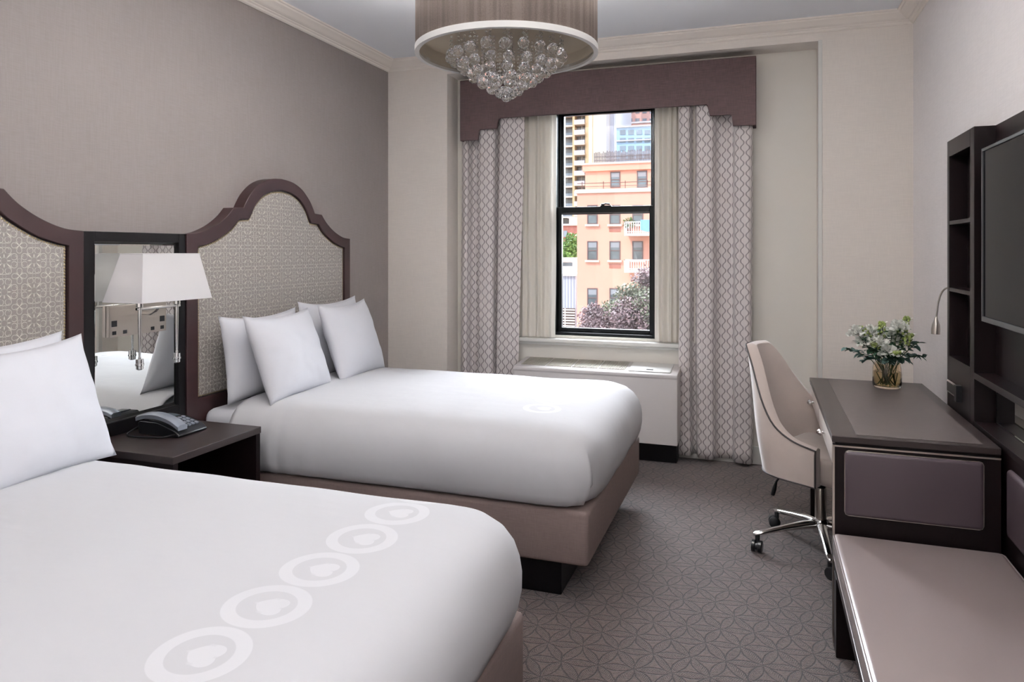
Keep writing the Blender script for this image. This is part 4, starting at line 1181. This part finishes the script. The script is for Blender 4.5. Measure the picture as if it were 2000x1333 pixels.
t = thing('metal_shed', 'blue-grey corrugated metal shed with louvred base, left of the salmon block', 'shed', (WX(1105, LY3), LY3, -14))
b = MB(); b.box(WX(1040, LY3), WX(1124.5, LY3), LY3, LY3 + 4, -14, WZ(1100, 539, LY3)); obj('wall', b, E['corr'], t)
b = MB(); b.box(WX(1040, LY3), WX(1125.5, LY3), LY3 - .2, LY3 + 4, WZ(1100, 539, LY3), WZ(1100, 535, LY3)); obj('roof', b, E['white'], t)
b = MB()
for k in range(14):
    z = WZ(1100, 604 + k * 5.2, LY3); b.box(WX(1040, LY3), WX(1123, LY3), LY3 - .12, LY3, z - .085, z)
b.box(WX(1103.5, LY3), WX(1105, LY3), LY3 - .13, LY3, WZ(1100, 680, LY3), WZ(1100, 602, LY3))
obj('louvres', b, E['white'], t)
b = MB(); b.box(WX(1040, LY3), WX(1123, LY3), LY3 - .04, LY3, WZ(1100, 680, LY3), WZ(1100, 602, LY3)); obj('louvre_back', b, E['bark'], t)
def tree(name, label, lobes, mats, nleaf, lsize, base, seed):
    r = random.Random(seed)
    t = thing(name, label, 'tree', base)
    B0 = Vector(base); b = MB()
    top = Vector(lobes[0][0])
    b.tube([B0, B0.lerp(top, .5) + Vector((.2, 0, 0)), top], [.22, .16, .05], 8)
    for c, R, m in lobes:
        c = Vector(c); s_ = B0.lerp(top, .55)
        b.tube(crom([tuple(s_), tuple(s_.lerp(c, .5) + Vector((0, 0, -.3))), tuple(c)], 3), [.09] * 3 + [.06] * 3 + [.03], 5)
        for k in range(4):
            d = Vector((r.gauss(0, 1), r.gauss(0, 1), r.gauss(0, .6))).normalized() * R * .8
            b.tube([c, c + d], [.03, .01], 4)
    obj('trunk', b, E['bark'], t)
    for mi, mt in enumerate(mats):
        b = MB()
        for c, R, m in lobes:
            if m != mi: continue
            c = Vector(c)
            for i in range(int(nleaf * R * R)):
                d = Vector((r.gauss(0, 1), r.gauss(0, 1), r.gauss(0, .8))).normalized()
                rr = R * (r.random() ** .45) * (1 + .35 * noise.noise(c + d * 2.3))
                p = c + d * rr
                a_ = Vector((r.gauss(0, 1), r.gauss(0, 1), r.gauss(0, .6))).normalized(); s2 = a_.orthogonal().normalized()
                L, W = lsize * r.uniform(.7, 1.3), lsize * r.uniform(.35, .6)
                b.face([p, p + a_ * L * .5 + s2 * W, p + a_ * L, p + a_ * L * .5 - s2 * W])
        o = obj('foliage', b, mt, t, recalc=False)
YT = 26.0
def tp_(u, v, dd=0): return (WX(u, YT + dd), YT + dd, WZ(u, v, YT + dd))
tree('plum_tree', 'large purple-leaved tree in front of the salmon building outside', [(tp_(1235, 640), 1.0, 0), (tp_(1165, 628), .62, 0), (tp_(1190, 640, .8), .85, 0), (tp_(1150, 645, .4), .45, 0), (tp_(1262, 548, .5), .55, 0), (tp_(1150, 615, .3), .40, 0), (tp_(1195, 606, .4), .45, 1), (tp_(1225, 575, .2), .45, 1), (tp_(1245, 582), .60, 1), (tp_(1268, 600, -.4), .75, 1), (tp_(1208, 602, .5), .42, 1), (tp_(1268, 540, .3), .4, 0), (tp_(1230, 612, -.5), .7, 0), (tp_(1290, 620), 1.2, 0), (tp_(1175, 665, 0), 1.0, 0), (tp_(1270, 670, 0), 1.2, 0), (tp_(1222, 675), 1.1, 0), (tp_(1162, 605), .30, 0)], [E['plum'], E['olive']], 2600, .085, (WX(1230, YT), YT, -14), 5)
YT = 65.0
tree('leafy_tree', 'bright green tree left of the salmon building outside', [(tp_(1113, 485), 1.1, 0), (tp_(1118, 470), .7, 0), (tp_(1108, 495), .9, 0), (tp_(1100, 490), .8, 0)], [E['green']], 900, .22, (WX(1112, YT), YT, -14), 6)

# =================================================================== LIGHT
def area(name, loc, rot, sx, sy, power, col=(1, 1, 1), spread=180):
    l = bpy.data.lights.new(name, 'AREA'); l.shape = 'RECTANGLE'; l.size = sx; l.size_y = sy; l.energy = power; l.color = col; l.spread = math.radians(spread)
    o = bpy.data.objects.new(name, l); COL.objects.link(o); o.location = loc; o.rotation_euler = rot; return o
w = bpy.data.worlds.new('World'); S.world = w; w.use_nodes = True
nt = w.node_tree; bg = nt.nodes['Background']
sky = nt.nodes.new('ShaderNodeTexSky'); sky.sky_type = 'NISHITA'; sky.sun_disc = False; sky.sun_elevation = math.radians(52); sky.sun_rotation = math.radians(200); sky.air_density = 1.0; sky.dust_density = 1.5
nt.links.new(sky.outputs[0], bg.inputs[0]); bg.inputs[1].default_value = .40
sun = bpy.data.lights.new('sun', 'SUN'); sun.energy = 2.1; sun.angle = math.radians(.6); sun.color = (1, .95, .88)
so = bpy.data.objects.new('sun', sun); COL.objects.link(so); so.rotation_euler = (math.radians(42), 0, math.radians(-28))
hz = bpy.data.lights.new('bright_sky', 'SUN'); hz.energy = 38.0; hz.angle = math.radians(70); hz.color = (.87, .93, 1)
ho_ = bpy.data.objects.new('bright_sky', hz); COL.objects.link(ho_); ho_.rotation_euler = Vector((-.12, 1, .60)).to_track_quat('Z', 'Y').to_euler()
# daylight entering by the window in view
po = area('window_portal', (-1.068, 5.30, 1.65), (math.radians(-90), 0, 0), .74, 1.7, 10); po.data.cycles.is_portal = True
# added frontal fill behind the camera: area light in a made-up window frame
b = MB()
for q in ((-2.45, -2.39, .46, 2.64), (.59, .65, .46, 2.64), (-.93, -.87, .52, 2.58)): b.box(q[0], q[1], YR, YR + .05, q[2], q[3])
b.box(-2.39, .59, YR, YR + .05, .46, .52); b.box(-2.39, .59, YR, YR + .05, 2.58, 2.64)
struct('rear_fill_frame', b, M['white_paint'])
area('rear_fill_light', (-.9, YR + .04, 1.55), (math.radians(90), 0, 0), 3.0, 2.1, 9, (.98, .98, 1))
for x, y, nm, pw in ((.45, -.45, 'right', 58),):  # added out-of-view lamp, bounces soft fill off the ceiling
    fl = thing('fill_uplighter', 'added uplighter behind the camera, brightens the room off the ceiling', 'lamp', (x, y, 0))
    b = MB(); b.lathe([(.14, 0), (.14, .02), (.02, .03), (.012, .05)], (x, y, 0), 28); obj('base', b, M['nickel'], fl, smooth=True)
    b = MB(); b.lathe([(.012, .04), (.012, 1.74)], (x, y, 0), 12); obj('pole', b, M['nickel'], fl, smooth=True)
    b = MB(); b.lathe([(.02, 1.74), (.10, 1.76), (.19, 1.83), (.185, 1.83), (.10, 1.77), (.02, 1.752)], (x, y, 0), 32, cap=False); obj('bowl', b, M['nickel'], fl, smooth=True)
    l = bpy.data.lights.new('uplight', 'AREA'); l.shape = 'DISK'; l.size = .3; l.energy = pw; l.color = (.98, .98, 1)
    o = bpy.data.objects.new('uplight', l); COL.objects.link(o); o.location = (x, y, 1.84); o.rotation_euler = (PI, 0, 0)

# =================================================================== CAMERA
cam = bpy.data.cameras.new('Camera'); cam.sensor_width = 36; cam.lens = 36 * 1393 / 2000; cam.clip_end = 600
cam.shift_x = 0; cam.shift_y = -(666.5 - 490) / 2000
co = bpy.data.objects.new('Camera', cam); COL.objects.link(co); co.location = (0, 0, H0)
co.rotation_euler = (math.radians(90), 0, math.atan(TAN))
S.camera = co
S.view_settings.view_transform = 'Standard'; S.view_settings.look = 'None'; S.view_settings.gamma = 1; S.view_settings.exposure = .20
S.view_settings.use_curve_mapping = False
